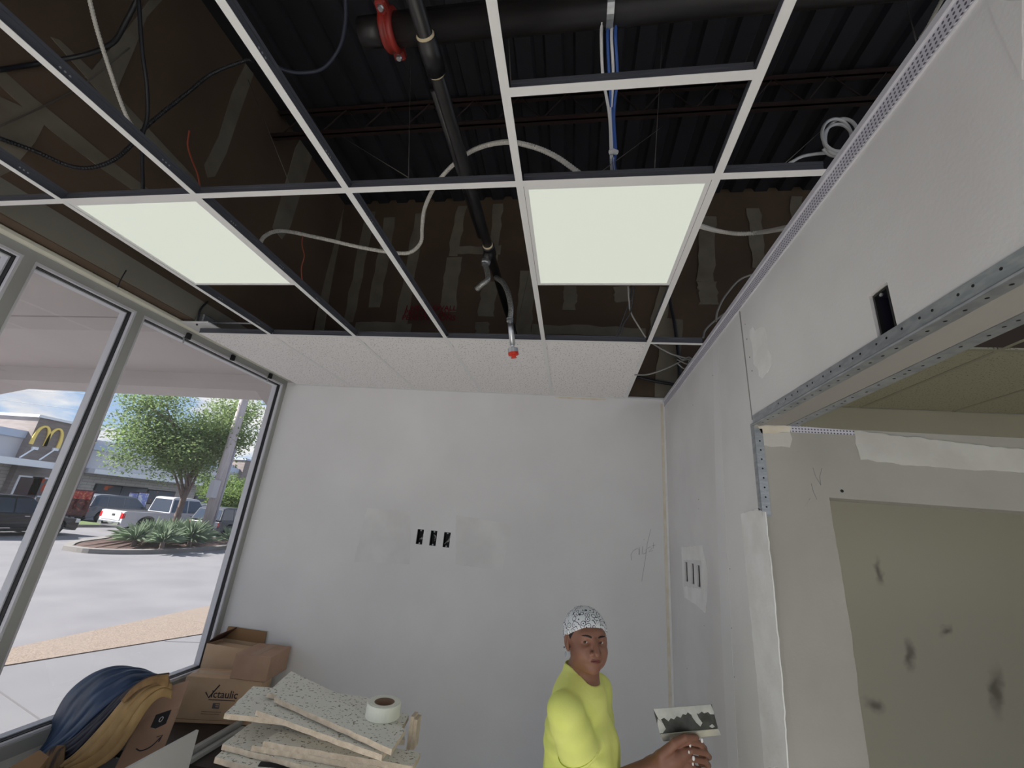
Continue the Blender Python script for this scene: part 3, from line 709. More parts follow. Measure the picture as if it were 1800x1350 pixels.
cable('black_cable', [(-10,124,2.0),(65,112,2.0),(150,96,2.02),(197,76,2.0),(218,45,1.95),(245,-8,1.9)], .010, BLACKC, 'thick black cable rising to the top left edge')
cable('black_cable', [(243,-8,1.85),(250,90,1.9),(258,150,1.95),(259,205,2.0),(250,245,2.0),(251,332,2.02)], .008, BLACKC, 'black cable hanging straight down behind the left runner')
cable('black_conduit', [(-10,240,1.9),(60,265,1.95),(120,291,2.0),(160,295,2.05),(200,281,2.1),(232,254,2.15),(262,218,2.2),(330,163,2.3),(372,130,2.35),(430,107,2.4),(445,107,2.4)], .0105, BLACKC, 'black ribbed conduit looping low across the left bays', 'conduit', rings=.012)
cable('black_conduit', [(476,110,2.3),(500,123,2.3),(530,128,2.3),(568,120,2.28),(596,85,2.2),(607,40,2.1),(607,-8,2.0)], .0085, mk('blue-black jacket', S(58,62,78), .5), 'blue-black conduit curving up beside the deck edge', 'conduit')
cable('brown_wire', [(-10,226,2.1),(80,185,2.15),(150,146,2.2),(228,84,2.25)], .0035, WIREM, 'thin brown wire slanting across the top left bay')
DK = lambda u, v: onz(u, v, ZD-.005)
GR = lambda u, v: onz(u, v, ZC+.044)
for pts, lb in (([(436,140,DK),(512,330,GR)], 'thin hanger wire in the second bay from the left'),
                ([(722,95,DK),(718,318,GR)], 'thin hanger wire left of the black branch pipe'),
                ([(890,-5,DK),(899,160,GR)], 'hanger wire beside the near cross tee'),
                ([(1164,62,DK),(1150,308,GR)], 'thin wire right of the blue cables'),
                ([(945,410,None),(905,590,GR)], 'dark hanger rod behind the braided hose'),
                ([(1592,0,DK),(1612,78,lambda u, v: onz(u, v, ZC+.01))], 'hanger wire near the top of the right wall'),
                ([(600,240,DK),(718,312,GR)], 'bracing wire under the joist at left'),
                ([(1048,308,GR),(1165,222,DK)], 'bracing wire crossing behind the blue cables'),
                ([(1365,300,GR),(1460,215,DK)], 'bracing wire below the white cable coil')):
    cable('hanger_wire', pts, .0016, WIREM, lb, 'wire', 'hanger wires', n=3, seg=5)
cable('twisted_wire', [(533,410,2.41),(531,430,2.41),(535,450,2.41),(530,470,2.41),(531,492,2.41)], .003, REDW, 'reddish twisted wire dangling from the pale conduit', 'wire', 'hanger wires')
cable('twisted_wire', [(333,230,2.0),(330,255,2.0),(337,280,2.0),(347,305,2.0),(352,330,2.0)], .0035, REDW, 'twisted brown wire standing up beside the left runner', 'wire', 'hanger wires')
dm0 = (onz(1073, 12, 3.66)-O).dot(AF)
for u0, u1, mt, lb in ((1058,1072,WHITEC,'white data cable on the left of the bundle under the strap'),(1069,1076,BLUEC,'blue data cable crossing the bundle under the strap'),(1076,1075,WHITEC,'white data cable in the middle of the bundle'),(1083,1080,BLUEC,'blue data cable on the right of the bundle')):
    cable('data_cable', [(u0,37,dm0),(u0-1,70,dm0+.06),(u0+2,135,dm0+.13),(u1-1,200,dm0+.18),(u1+2,262,dm0+.20),(1077+(u0-1070)*.2,285,dm0+.20),(1079+(u0-1070)*.25,306,lambda u, v: onz(u, v, ZC+.045))], .0058, mt, lb, 'cable', 'data cables under the strap')
tag(obj('cable_tie', T([P(1072,268,dm0+.19), P(1078,266,dm0+.18), P(1084,268,dm0+.19)], .010, 8), WHITEC), 'white tie holding the data cable bundle', 'cable tie')
# coil of white cable above the right wall
coil = [(1388,287,2.25),(1410,275,2.28),(1440,270,2.3),(1465,268,2.3)]
for k in range(46):
    a = k*.42 + 2.4; rr = 29 + 6*math.sin(k*.16 + 1)
    coil.append((1480 + (rr+4)*math.cos(a)*.8 - .28*k + 4*math.sin(k*.3), 244 + rr*math.sin(a) - .1*k, 2.3 + .05*math.sin(k*.37)))
cable('cable_coil', coil, .0085, WHITEC, 'loose coil of white cable lying above the right wall', 'cable', n=3)
cable('twisted_cable', [(1660,-8,1.35),(1645,20,1.4),(1630,48,1.45),(1618,66,1.5)], .006, CONDW, 'pale twisted cable climbing behind the top bead', rings=.01)
cable('grey_cable', [(1330,480,2.5),(1300,492,2.5),(1275,520,2.5),(1262,545,2.48),(1258,565,2.45)], .006, CONDG, 'grey cable arching beside the right wall below the conduit')
cable('grey_cable', [(1276,550,2.5),(1255,565,2.5),(1240,580,2.48),(1236,594,2.45)], .006, CONDG, 'short grey cable bending at the end of the cross tee')
cable('grey_cable', [(1146,603,2.7),(1160,612,2.72),(1180,622,2.75),(1206,630,2.8)], .005, CONDG, 'thin grey cable entering the open corner bay from the runner')
cable('grey_cable', [(1116,659,2.75),(1140,658,2.8),(1170,648,2.82),(1200,634,2.85),(1216,630,2.85)], .005, CONDG, 'thin grey cable sagging across the open corner bay')
cable('black_cable', [(1118,662,None),(1150,670,None),(1185,676,None)], .012, BLACKC, 'black cable low in the open corner bay')
cable('black_cable', [(1180,500,None),(1178,530,None),(1186,570,None),(1192,620,None),(1195,660,None)], .014, BLACKC, 'black cable hanging down the firewall in the corner bay')
for k, (uu, vv) in enumerate(((1200,632),(1208,640),(1203,648))):
    cable('grey_cable', [(1190,626+6*k,2.8),(uu,vv,2.8),(1212,628+5*k,2.82),(1220,640,2.85)], .004, CONDG, ('upper','middle','lower')[k] + ' strand of the cable tangle at the right wall corner')
for k, pts in enumerate(([(1110,503,2.15),(1108,525,2.2),(1100,548,2.25),(1084,592,2.3)], [(1104,503,2.15),(1106,530,2.2),(1110,552,2.25),(1135,593,2.3)], [(1115,503,2.15),(1108,548,2.2),(1096,570,2.25),(1090,590,2.3)])):
    cable('panel_lead', pts, .004, (BLACKC, CONDG, BLACKC)[k], ('left','right','middle')[k] + ' lead dropping behind the far edge of the right light panel')

# small junction box with plate by the window, and its bar hanger
pj = onz(350, 575, 3.05)
jb = thing('junction_box', 'grey metal junction box with white plate above the window trim', 'junction box', pj)
obj('box_body', bevel(obox(NB(), pj + Vector((.0,0,.04)), (.075,0,0), (0,.06,0), (0,0,.032)), .006), GALV, jb)
obj('cover_plate', bevel(obox(NB(), pj + Vector((.03,0,0)), (.12,0,0), (0,.085,0), (0,0,.006)), .003), WHITEC, jb)
obj('bar_hanger', T([pj + Vector((.06,.03,.05)), pj + Vector((.46,.03,.05)), pj + Vector((.50,.0,.02))], .007, 8), GALV, jb)
dj = (pj-O).dot(AF)
cable('black_cable', [(346,572,dj),(352,545,dj),(365,530,lambda u, v: onx(u, v, -2.58))], .006, BLACKC, 'short black lead rising from the junction box')
cable('black_cable', [(207,505,2.35),(212,492,2.37),(222,475,2.4)], .003, BLACKC, 'thin black lead on the grey band above the window trim')
# blind brackets along the window head
for i, (u, v) in enumerate(((331,591),(409,629),(475,661))):
    q = onx(u, v, -2.70)
    t = thing('blind_bracket', ('leftmost','middle','rightmost')[i] + ' black blind bracket on the window head', 'bracket', q, 'blind brackets on the window head')
    obj('clip', bevel(obox(NB(), q, (.012,0,0), (0,.016,0), (0,0,.022)), .003), GASK, t)
    if i != 1:
        obj('hook', T([q + Vector((.0,-.03,-.02)), q + Vector((.012,-.03,-.045)), q + Vector((.0,-.02,-.06))], .005, 6), GALV, t)

# ================================================================== FOREGROUND CLUTTER
def ragged(pts, step=.03, amp=.002, seed=0):
    rnd = random.Random(seed); out = []
    for i in range(len(pts)):
        a, b = pts[i], pts[(i+1) % len(pts)]; n = max(1, int((b-a).length/step))
        for k in range(n):
            q = a.lerp(b, k/n)
            if k: q = q + Vector((rnd.uniform(-1,1), rnd.uniform(-1,1), 0))*amp
            out.append(q)
    return out
def slab2(pts, th, nrm=(0,0,1)):
    bm = slab(NB(), pts, th, nrm); nrm = Vector(nrm)
    for f in bm.faces: f.material_index = 0 if f.normal.dot(nrm) > .9 else 1
    return bm
pile = [  # pixel corners of the top face, height of the top face, label
    ([(378,1331),(396,1313),(470,1330),(640,1372),(560,1380)], 1.000, 'lowest tile offcut, its pale corner sticking out at the left of the pile'),
    ([(391,1308),(447,1266),(470,1262),(640,1302),(700,1350),(560,1352)], 1.022, 'broad scuffed tile offcut second from the bottom of the pile'),
    ([(443,1310),(478,1290),(735,1330),(722,1358)], 1.042, 'long tile strip at the front of the pile, lower of the front pair'),
    ([(463,1303),(492,1284),(740,1322),(726,1347)], 1.062, 'long tile strip at the front of the pile, upper of the front pair'),
    ([(520,1236),(700,1262),(712,1300),(560,1292)], 1.082, 'tile offcut hidden in the middle of the pile'),
    ([(395,1254),(445,1206),(478,1209),(600,1235),(640,1290),(500,1266)], 1.103, 'wide tile offcut fanning out to the left of the pile'),
    ([(450,1248),(492,1224),(690,1305),(672,1327)], 1.124, 'narrow tile strip under the top strip of the pile'),
    ([(470,1217),(512,1180),(592,1218),(645,1226),(719,1257),(706,1279)], 1.130, 'tile offcut at the back of the pile with a wavy broken edge'),
    ([(483,1225),(527,1198),(713,1282),(689,1317)], 1.150, 'topmost tile strip carrying the tape roll'),
]
for i, (px, z, lb) in enumerate(pile):
    pts = ragged([onz(u, v, z) for u, v in px], seed=i)
    o = obj('ceiling_tile_offcut', slab2(pts, .0185), [TILEO, TILEEDGE]); tag(o, lb, 'tile offcut', 'ceiling tile offcuts in the pile')
for k, u in enumerate((717, 724)):
    a = onz(u, 1318, 1.043)
    tag(obj('standing_tile_offcut', B((a.x-.0075, a.y, 1.0431), (a.x+.0075, a.y+.05, 1.155 - .01*k)), TILEEDGE), ('left','right')[k] + ' of two tile strips standing on edge at the right end of the pile', 'tile offcut', 'tile strips standing on edge')
# roll of joint tape
tc0 = onz(672, 1260, 1.150)
tr = thing('tape_roll', 'roll of white joint tape standing on the tile offcuts', 'tape', tc0)
obj('tape', lathe(NB(), tc0 + Vector((0,0,.001)), (0,0,1), [(.041,0),(.066,0),(.069,.003),(.069,.049),(.067,.052),(.058,.0505),(.057,.052),(.041,.052)], 40, True), TAPEM, tr, False)
obj('core', lathe(NB(), tc0 + Vector((0,0,.001)), (0,0,1), [(.0375,.001),(.041,.001),(.041,.0515),(.0375,.0515)], 36, True), TAPEC, tr, True)
# trestle bench under the pile
wb = thing('work_bench', 'dark trestle bench under the pile of tile offcuts', 'bench', (-.95, 1.85, 0))
obj('bench_top', bevel(B((-1.28, 1.66, .925), (-.64, 2.08, .96)), .004), DARKW, wb)
for x_ in (-1.22, -.70):
    for y_ in (1.70, 2.04): obj('leg', T([(x_, y_ + (.06 if y_ > 1.9 else -.06), 0), (x_, y_, .93)], .022, 8), DARKW, wb)
    obj('stretcher', T([(x_, 1.66, .35), (x_, 2.08, .35)], .015, 8), DARKW, wb)
rl = [onz(455, 1352, .985), onz(530, 1358, .985)]
tag(obj('black_tube', T([rl[0], rl[1]], .022, 16), GASK, None, True), 'short black foam tube at the foot of the tile pile', 'tube')
# low table by the window with cartons
tb = thing('low_table', 'low dark table in the window corner under the cartons', 'table', (-2.2, 3.0, 0))
obj('table_top', B((-2.66, 2.62, .485), (-1.75, 3.36, .52)), DARKW, tb)
for x_ in (-2.62, -1.80):
    for y_ in (2.67, 3.31): obj('leg', B((x_-.02, y_-.02, 0), (x_+.02, y_+.02, .485)), DARKW, tb)
for k, (u, z) in enumerate(((350, .56), (356, .535))):
    a = onz(345 + 12*k, 1310 + 10*k, z); y1 = 3.05 - .02*k
    tag(obj('aluminium_rail', bevel(B((a.x, 2.62, .521 + (.0 if k else .0)), (a.x+.028, y1, .521 + (.045 if k == 0 else .024))), .002), ALU), ('taller','flatter')[k] + ' of two aluminium rails lying on the low table', 'rail', 'aluminium rails on the low table')
# printed carton
d1, n1 = Vector((.968, .25, 0)), Vector((-.25, .968, 0)); fl = Vector((-2.535, 2.975, .5205))
def carton(t, o_, dx, dn, w, dp, h, mat, tape=None):
    Z = Vector((0,0,1)); c = o_ + dx*w/2 + dn*dp/2 + Z*h/2
    return obj('carton_body', bevel(obox(NB(), c, dx*w/2, dn*dp/2, Z*h/2), .004, 1), mat, t)
vt = thing('printed_carton', 'large brown carton with printed black lettering beside the window', 'box', fl)
W1, D1, H1 = .50, .165, .262
carton(vt, fl, d1, n1, W1, D1, H1, CARD)
Z = Vector((0,0,1)); fo = fl - n1*.0012
obj('lettering', text_bm('ictaulic', fo + d1*.187 + Z*.148, d1, Z, .062, .0006, bold=.006), INK, vt)
obj('lettering', tube(NB(), [fo + d1*.150 + Z*.176, fo + d1*.177 + Z*.146, fo + d1*.227 + Z*.221], .0042, 4), INK, vt)
obj('underline', obox(NB(), fo + d1*.265 + Z*.135, d1*.085, n1*.0006, Z*.0022), INK, vt)
bm = NB(); obox(bm, fo + d1*.237 + Z*.102, d1*.022, n1*.0006, Z*.0155); obj('printed_emblem', bm, mk('grey print', S(104,98,106), .8), vt)
bm = NB(); obox(bm, fo + d1*.245 + Z*.109 - n1*.0008, d1*.012, n1*.0004, Z*.003); obox(bm, fo + d1*.245 + Z*.098 - n1*.0008, d1*.010, n1*.0004, Z*.0025); obj('emblem_bar', bm, CARD, vt)
for k in range(2): obj('small_print', text_bm(('Components inside', 'handle with care')[0] if False else ('---------------', '--------------')[k], fo + d1*.155 + Z*(.062-.013*k), d1, Z, .026, .0005), INK, vt)
obj('packing_tape', obox(NB(), fl + d1*.2 + n1*.08 + Z*(H1+.0006), d1*.2, n1*.028, Z*.0005), mk('clear glossy tape', S(204,184,160), .12), vt)
obj('flap_seam', obox(NB(), fo + d1*W1/2 + Z*.022, d1*W1/2, n1*.0005, Z*.0012), CARDI, vt)
# small carton on top
zt = fl.z + H1
a, b, c = onz(403, 1193, zt+.001), onz(466, 1200, zt+.001), onz(519, 1177, zt+.001)
dx, dn = (b-a), (c-b); wb_, db_ = dx.length, dn.length; dx.normalize(); dn = (dn - dx*dn.dot(dx)).normalized(); db_ *= .92
sc_ = thing('small_carton', 'small reddish-brown sealed carton on top of the printed carton', 'box', a)
carton(sc_, a, dx, dn, wb_, db_, .150, CARDD)
obj('top_seam', obox(NB(), a + dx*wb_/2 + dn*db_/2 + Z*.1505, dx*.003, dn*db_/2, Z*.0006), CARDI, sc_)
obj('packing_tape', obox(NB(), a + dx*wb_/2 + dn*db_/2 + Z*.1508, dx*.028, dn*db_/2, Z*.0004), mk('matte kraft tape', S(170,140,116), .5), sc_)
# open carton behind
oc0 = onz(345, 1186, .80); ox, oy = oc0.x, 3.10
oc = thing('open_carton', 'opened carton with a raised dark flap behind the printed carton', 'box', (-2.45, 3.25, .521))
bm = NB()
x0, x1, y0, y1, z1 = -2.655, -2.30, 3.222, 3.382, .905
for lo_, hi_ in (((x0,y0,.521),(x1,y0+.006,z1)), ((x0,y1-.006,.521),(x1,y1,z1)), ((x0,y0+.006,.521),(x0+.006,y1-.006,z1)), ((x1-.006,y0+.006,.521),(x1,y1-.006,z1)), ((x0,y0,.521),(x1,y1,.527))): box(bm, lo_, hi_)
obj('carton_body', bm, CARD, oc)
obj('flap', slab(NB(), [(x0,y1,z1),(x1,y1,z1),(x1,y1-.01,z1+.085),(x0+.02,y1-.01,z1+.085)], .005), CARDI, oc)
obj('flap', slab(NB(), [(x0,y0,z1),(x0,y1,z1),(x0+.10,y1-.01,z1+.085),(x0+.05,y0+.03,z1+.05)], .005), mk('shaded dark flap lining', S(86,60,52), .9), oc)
obj('inner_flap', slab(NB(), [(x0+.01,y0+.006,z1-.03),(x1-.01,y0+.006,z1-.03),(x1-.01,y1-.05,z1-.01),(x0+.01,y1-.05,z1-.01)], .004), CARD, oc)
# low bench along the window with leaning carton, coats and a white board
wbn = thing('window_bench', 'low dark bench along the window under the coats', 'bench', (-2.4, 1.9, 0))
obj('bench_top', B((-2.66, 1.25, .47), (-2.12, 2.58, .50)), DARKW, wbn)
for x_ in (-2.62, -2.16):
    for y_ in (1.3, 2.53): obj('leg', B((x_-.02, y_-.02, 0), (x_+.02, y_+.02, .47)), DARKW, wbn)
bx = thing('leaning_carton', 'brown parcel carton with black tape and a curved arrow, leaning under the tan coat', 'box', P(270,1290,2.1))
fTL, fTR, fBR, fBL = P(243,1267,2.06), P(316,1242,2.12), P(286,1322,2.12), P(196,1362,2.06)
nb_ = (fTR-fTL).cross(fBL-fTL).normalized()
if nb_.dot(O - fTL) > 0: nb_ = -nb_
bm = NB(); q = [fTL, fTR, fBR, fBL]; bk = [p + nb_*.17 for p in q]
vs = [bm.verts.new(p) for p in q + bk]
for f in ((0,1,2,3),(7,6,5,4),(0,4,5,1),(1,5,6,2),(2,6,7,3),(3,7,4,0)): bm.faces.new([vs[i] for i in f])
bmesh.ops.recalc_face_normals(bm, faces=bm.faces[:])
obj('carton_body', bevel(bm, .004), CARDD, bx)
def onf(s, t, e=.0015): return (fTL.lerp(fTR, s)).lerp(fBL.lerp(fBR, s), t) - nb_*e
obj('black_tape', slab(NB(), [onf(.42,0), onf(.80,0), onf(.80,.30), onf(.42,.34)], .001, -nb_), mk('black parcel tape', S(44,44,50), .35), bx)
obj('tape_emblem', tube(NB(), [onf(.62+.045*math.cos(a_), .14+.05*math.sin(a_), .003) for a_ in (k*.7 for k in range(10))], .002, 4), WHITEC, bx)
obj('arrow_curve', tube(NB(), spline([onf(.30,.62), onf(.45,.72), onf(.65,.72), onf(.82,.58)], 5), [.003]*15 + [.0015], 5), INK, bx)
obj('arrow_tip', tube(NB(), [onf(.70,.54), onf(.83,.55), onf(.80,.68)], .0025, 5), INK, bx)
bw = P(350,1283,2.02)
wbd = obj('white_board', bevel(B((bw.x-.016, bw.y-.95, 0.001), (bw.x, bw.y, bw.z)), .0015), WHITEB); tag(wbd, 'white board standing on edge in front of the leaning carton', 'board')

def drape(name, top, bot, mat, parent, bulge, rows=14, fold=.012, nf=7, seed=0, thick=.01):
    """cloth lofted between two guide curves, folds running along the guides"""
    A_, B_ = spline([P(*p) for p in top], 6), spline([P(*p) for p in bot], 6)
    n = 44
    def samp(c, t): f = t*(len(c)-1); i = min(int(f), len(c)-2); return c[i].lerp(c[i+1], f-i)
    bm = NB(); g_ = []; rnd = random.Random(seed); ph = [rnd.uniform(0, 6.28) for _ in range(6)]
    for j in range(rows+1):
        v = j/rows; row = []
        for i in range(n+1):
            u = i/n; p = samp(A_, u).lerp(samp(B_, u), v); out = (O - p).normalized() + Vector((0,0,.5)); out.normalize()
            k = bulge*4*v*(1-v) + fold*(math.sin(nf*v*6.28 + 2.2*math.sin(u*5+ph[0]) + ph[1]) *.6 + .4*math.sin(nf*1.7*v*6.28 + 3*u + ph[2]) + .35*math.sin(u*23 + v*9 + ph[3]))*min(1, 6*v*(1-v)+.25)
            row.append(bm.verts.new(p + out*k))
        g_.append(row)
    for j in range(rows):
        for i in range(n): bm.faces.new((g_[j][i], g_[j][i+1], g_[j+1][i+1], g_[j+1][i]))
    o = obj(name, bm, mat, parent, True)
    s = o.modifiers.new('thickness', 'SOLIDIFY'); s.thickness = thick; s.offset = -1
    ss = o.modifiers.new('smooth', 'SUBSURF'); ss.levels = 1; ss.render_levels = 1
    return o
bj = thing('blue_coat', 'dark blue padded coat heaped over the carton by the window', 'coat', P(180,1290,2.15))
drape('shell', [(66,1325,2.22),(85,1292,2.25),(92,1270,2.26),(118,1222,2.28),(158,1188,2.3),(200,1174,2.32),(240,1177,2.33),(272,1192,2.33)],
      [(76,1330,2.05),(120,1305,2.05),(160,1268,2.06),(188,1242,2.08),(215,1220,2.12),(240,1205,2.16),(258,1200,2.2),(276,1194,2.24)], BLUEJ, bj, .03, 24, .015, 4, 3)
drape('lining', [(72,1326,2.08),(118,1303,2.07),(158,1270,2.08),(186,1246,2.09),(214,1222,2.12),(240,1206,2.16),(276,1195,2.2)],
      [(92,1352,1.98),(128,1328,1.98),(160,1296,2.0),(188,1264,2.02),(212,1236,2.05),(240,1212,2.1),(278,1196,2.15)], NAVYJ, bj, .018, 16, .012, 4, 8)
drape('back_layer', [(66,1325,2.22),(85,1292,2.25),(118,1222,2.28),(158,1188,2.3),(200,1174,2.32),(240,1177,2.33),(272,1192,2.33)], [(90,1345,2.3),(130,1330,2.32),(180,1310,2.34),(220,1290,2.35),(250,1270,2.36),(270,1250,2.36),(285,1240,2.36)], NAVYJ, bj, .0, 6, .003, 2, 4)
tj = thing('tan_coat', 'tan canvas work coat draped over the leaning carton', 'coat', P(200,1310,2.0))
drape('shell', [(100,1352,1.96),(132,1326,1.96),(164,1294,1.98),(192,1262,2.0),(216,1234,2.03),(244,1211,2.07),(280,1196,2.1),(296,1192,2.12)],
      [(128,1362,1.93),(165,1352,1.93),(205,1326,1.93),(232,1290,1.95),(250,1262,1.97),(268,1238,2.0),(285,1226,2.03),(302,1230,2.05)], TANJ, tj, .035, 20, .012, 4, 5)
drape('collar', [(214,1232,2.0),(236,1208,2.03),(262,1192,2.06),(297,1185,2.08)], [(218,1236,1.99),(240,1216,2.01),(268,1204,2.03),(297,1208,2.05)], mk('brown corduroy collar', S(150,118,78), .85, c2=S(120,92,60), scale=20), tj, .006, 6, .003, 2, 6, .006)
drape('hem_trim', [(212,1230,2.01),(236,1206,2.04),(262,1190,2.07),(298,1183.5,2.09)], [(214,1232.5,2.0),(237,1208.5,2.03),(263,1192.5,2.06),(298,1187,2.08)], DKJ, tj, .002, 3, .001, 1, 2, .006)
drape('cuff_lining', [(82,1325,1.99),(90,1316,2.0),(102,1310,2.0),(116,1312,2.0)], [(76,1352,1.96),(88,1354,1.96),(102,1352,1.95),(112,1345,1.95)], mk('striped lining', S(120,92,60), .8, c2=S(48,36,34), scale=30, lo=.45, hi=.55, stretch=(1,1,.2)), tj, .012, 6, .005, 2, 9, .006)
tag(obj('brown_box_lid', slab2([onz(12,1352,.80), onz(70,1318,.80), onz(86,1330,.80), onz(60,1362,.80)], .30), CARDI), 'dark brown box edge left of the coats by the sill', 'box')

# ================================================================== PERSON
def smin(a, b, k):
    h = np.clip(.5 + .5*(b-a)/k, 0, 1); return b + (a-b)*h - k*h*(1-h)
def smax(a, b, k): return -smin(-a, -b, k)
class Field:
    def __init__(s, lo, hi, h):
        s.lo = np.array(lo, float); s.h = h; s.n = np.ceil((np.array(hi)-s.lo)/h).astype(int)+1
        s.F = np.full(s.n, 1.0, np.float32); s.fr = (np.zeros(3), np.eye(3))
    def frame(s, org, X, Y, Zv): s.fr = (np.array(org, float), np.array([X, Y, Zv], float))
    def world(s, p): return s.fr[0] + np.array(p, float) @ s.fr[1]
    def apply(s, fn, clo, chi, op, k):
        """clo/chi: world box where the primitive matters"""
        m_ = k + 3*s.h
        i0 = np.clip(np.floor((np.array(clo)-m_-s.lo)/s.h).astype(int), 0, s.n); i1 = np.clip(np.ceil((np.array(chi)+m_-s.lo)/s.h).astype(int)+1, 0, s.n)
        if (i1 <= i0).any(): return
        g3 = [s.lo[a] + s.h*np.arange(i0[a], i1[a], dtype=np.float32) for a in range(3)]
        X, Y, Zg = np.meshgrid(*g3, indexing='ij'); d = fn(np.stack([X, Y, Zg], -1)).astype(np.float32)
        sl = tuple(slice(i0[a], i1[a]) for a in range(3)); A_ = s.F[sl]
        if op == '+': s.F[sl] = smin(A_, d, k) if k else np.minimum(A_, d)
        elif op == '-': s.F[sl] = smax(A_, -d, k) if k else np.maximum(A_, -d)
        else: s.F[sl] = smax(A_, d, k) if k else np.maximum(A_, d)
    def cone(s, a, b, ra, rb, k=.01, op='+', local=True):
        if local: a, b = s.world(a), s.world(b)
        a, b = np.array(a, float), np.array(b, float); ab = b-a; L2 = max(ab@ab, 1e-12)
        def fn(p):
            t = np.clip(((p-a)@ab)/L2, 0, 1); q = p - a - t[..., None]*ab
            return np.sqrt((q*q).sum(-1)) - (ra + t*(rb-ra))
        r = max(ra, rb); s.apply(fn, np.minimum(a, b)-r, np.maximum(a, b)+r, op, k)
    def ell(s, c, r, k=.01, op='+', rot=None):
        cw = s.world(c); r = np.array(r, float); M_ = s.fr[1] if rot is None else np.array(rot) @ s.fr[1]
        def fn(p):
            q = (p-cw) @ M_.T; k0 = np.sqrt(((q/r)**2).sum(-1)); k1 = np.sqrt(((q/(r*r))**2).sum(-1))+1e-9
            return k0*(k0-1)/k1
        R_ = r.max(); s.apply(fn, cw-R_, cw+R_, op, k)
    def half(s, c, n, box_lo, box_hi, k=.0, op='&'):
        """keep (op &) the side n points away from, inside the given world box"""
        cw = np.array(c, float); n = np.array(n, float); n = n/np.linalg.norm(n)
        s.apply(lambda p: (p-cw)@n, box_lo, box_hi, op, k)
    def mesh(s, name):
        F = s.F; sg = F < 0; nx, ny, nz = F.shape
        cnt = np.zeros((nx-1, ny-1, nz-1), np.int8)
        C8 = [(i, j, k) for i in (0,1) for j in (0,1) for k in (0,1)]
        sl = lambda A_, c: A_[c[0]:nx-1+c[0], c[1]:ny-1+c[1], c[2]:nz-1+c[2]]
        for c in C8: cnt += sl(sg, c)
        mask = (cnt > 0) & (cnt < 8); idx = np.full(mask.shape, -1, np.int64); nv = int(mask.sum()); idx[mask] = np.arange(nv)
        base = np.argwhere(mask).astype(np.float64); acc = np.zeros((nv, 3)); num = np.zeros(nv)
        vals = {c: sl(F, c)[mask].astype(np.float64) for c in C8}
        for a in C8:
            for ax_ in range(3):
                if a[ax_]: continue
                b = list(a); b[ax_] = 1; b = tuple(b); fa, fb = vals[a], vals[b]; cr = (fa < 0) != (fb < 0)
                t = np.where(cr, fa/np.where(cr, fa-fb, 1), 0); pos = np.tile(np.array(a, float), (nv, 1)); pos[:, ax_] += t
                acc += pos*cr[:, None]; num += cr
        V = s.lo + s.h*(base + acc/num[:, None]); faces = []
        for ax_ in range(3):
            o1, o2 = [(1, 2), (2, 0), (0, 1)][ax_]
            S0 = [slice(None)]*3; S1 = [slice(None)]*3; S0[ax_] = slice(0, -1); S1[ax_] = slice(1, None)
            ch = sg[tuple(S0)] != sg[tuple(S1)]; e = np.argwhere(ch)
            ok = (e[:, o1] > 0) & (e[:, o2] > 0) & (e[:, o1] < F.shape[o1]-1) & (e[:, o2] < F.shape[o2]-1); e = e[ok]
            if not len(e): continue
            def cell(d1, d2): q = e.copy(); q[:, o1] += d1; q[:, o2] += d2; return idx[q[:, 0], q[:, 1], q[:, 2]]
            quad = np.stack([cell(-1,-1), cell(0,-1), cell(0,0), cell(-1,0)], 1)
            ins = sg[e[:, 0], e[:, 1], e[:, 2]]; quad[~ins] = quad[~ins][:, ::-1]; faces.append(quad)
        fc = np.concatenate(faces); fc = fc[(fc >= 0).all(1)]
        me = bpy.data.meshes.new(name); me.vertices.add(nv); me.vertices.foreach_set('co', V.ravel())
        me.loops.add(fc.size); me.loops.foreach_set('vertex_index', fc.ravel().astype(np.int32))
        me.polygons.add(len(fc)); me.polygons.foreach_set('loop_start', np.arange(0, fc.size, 4, dtype=np.int32))
        me.update(calc_edges=True); me.validate(); return me

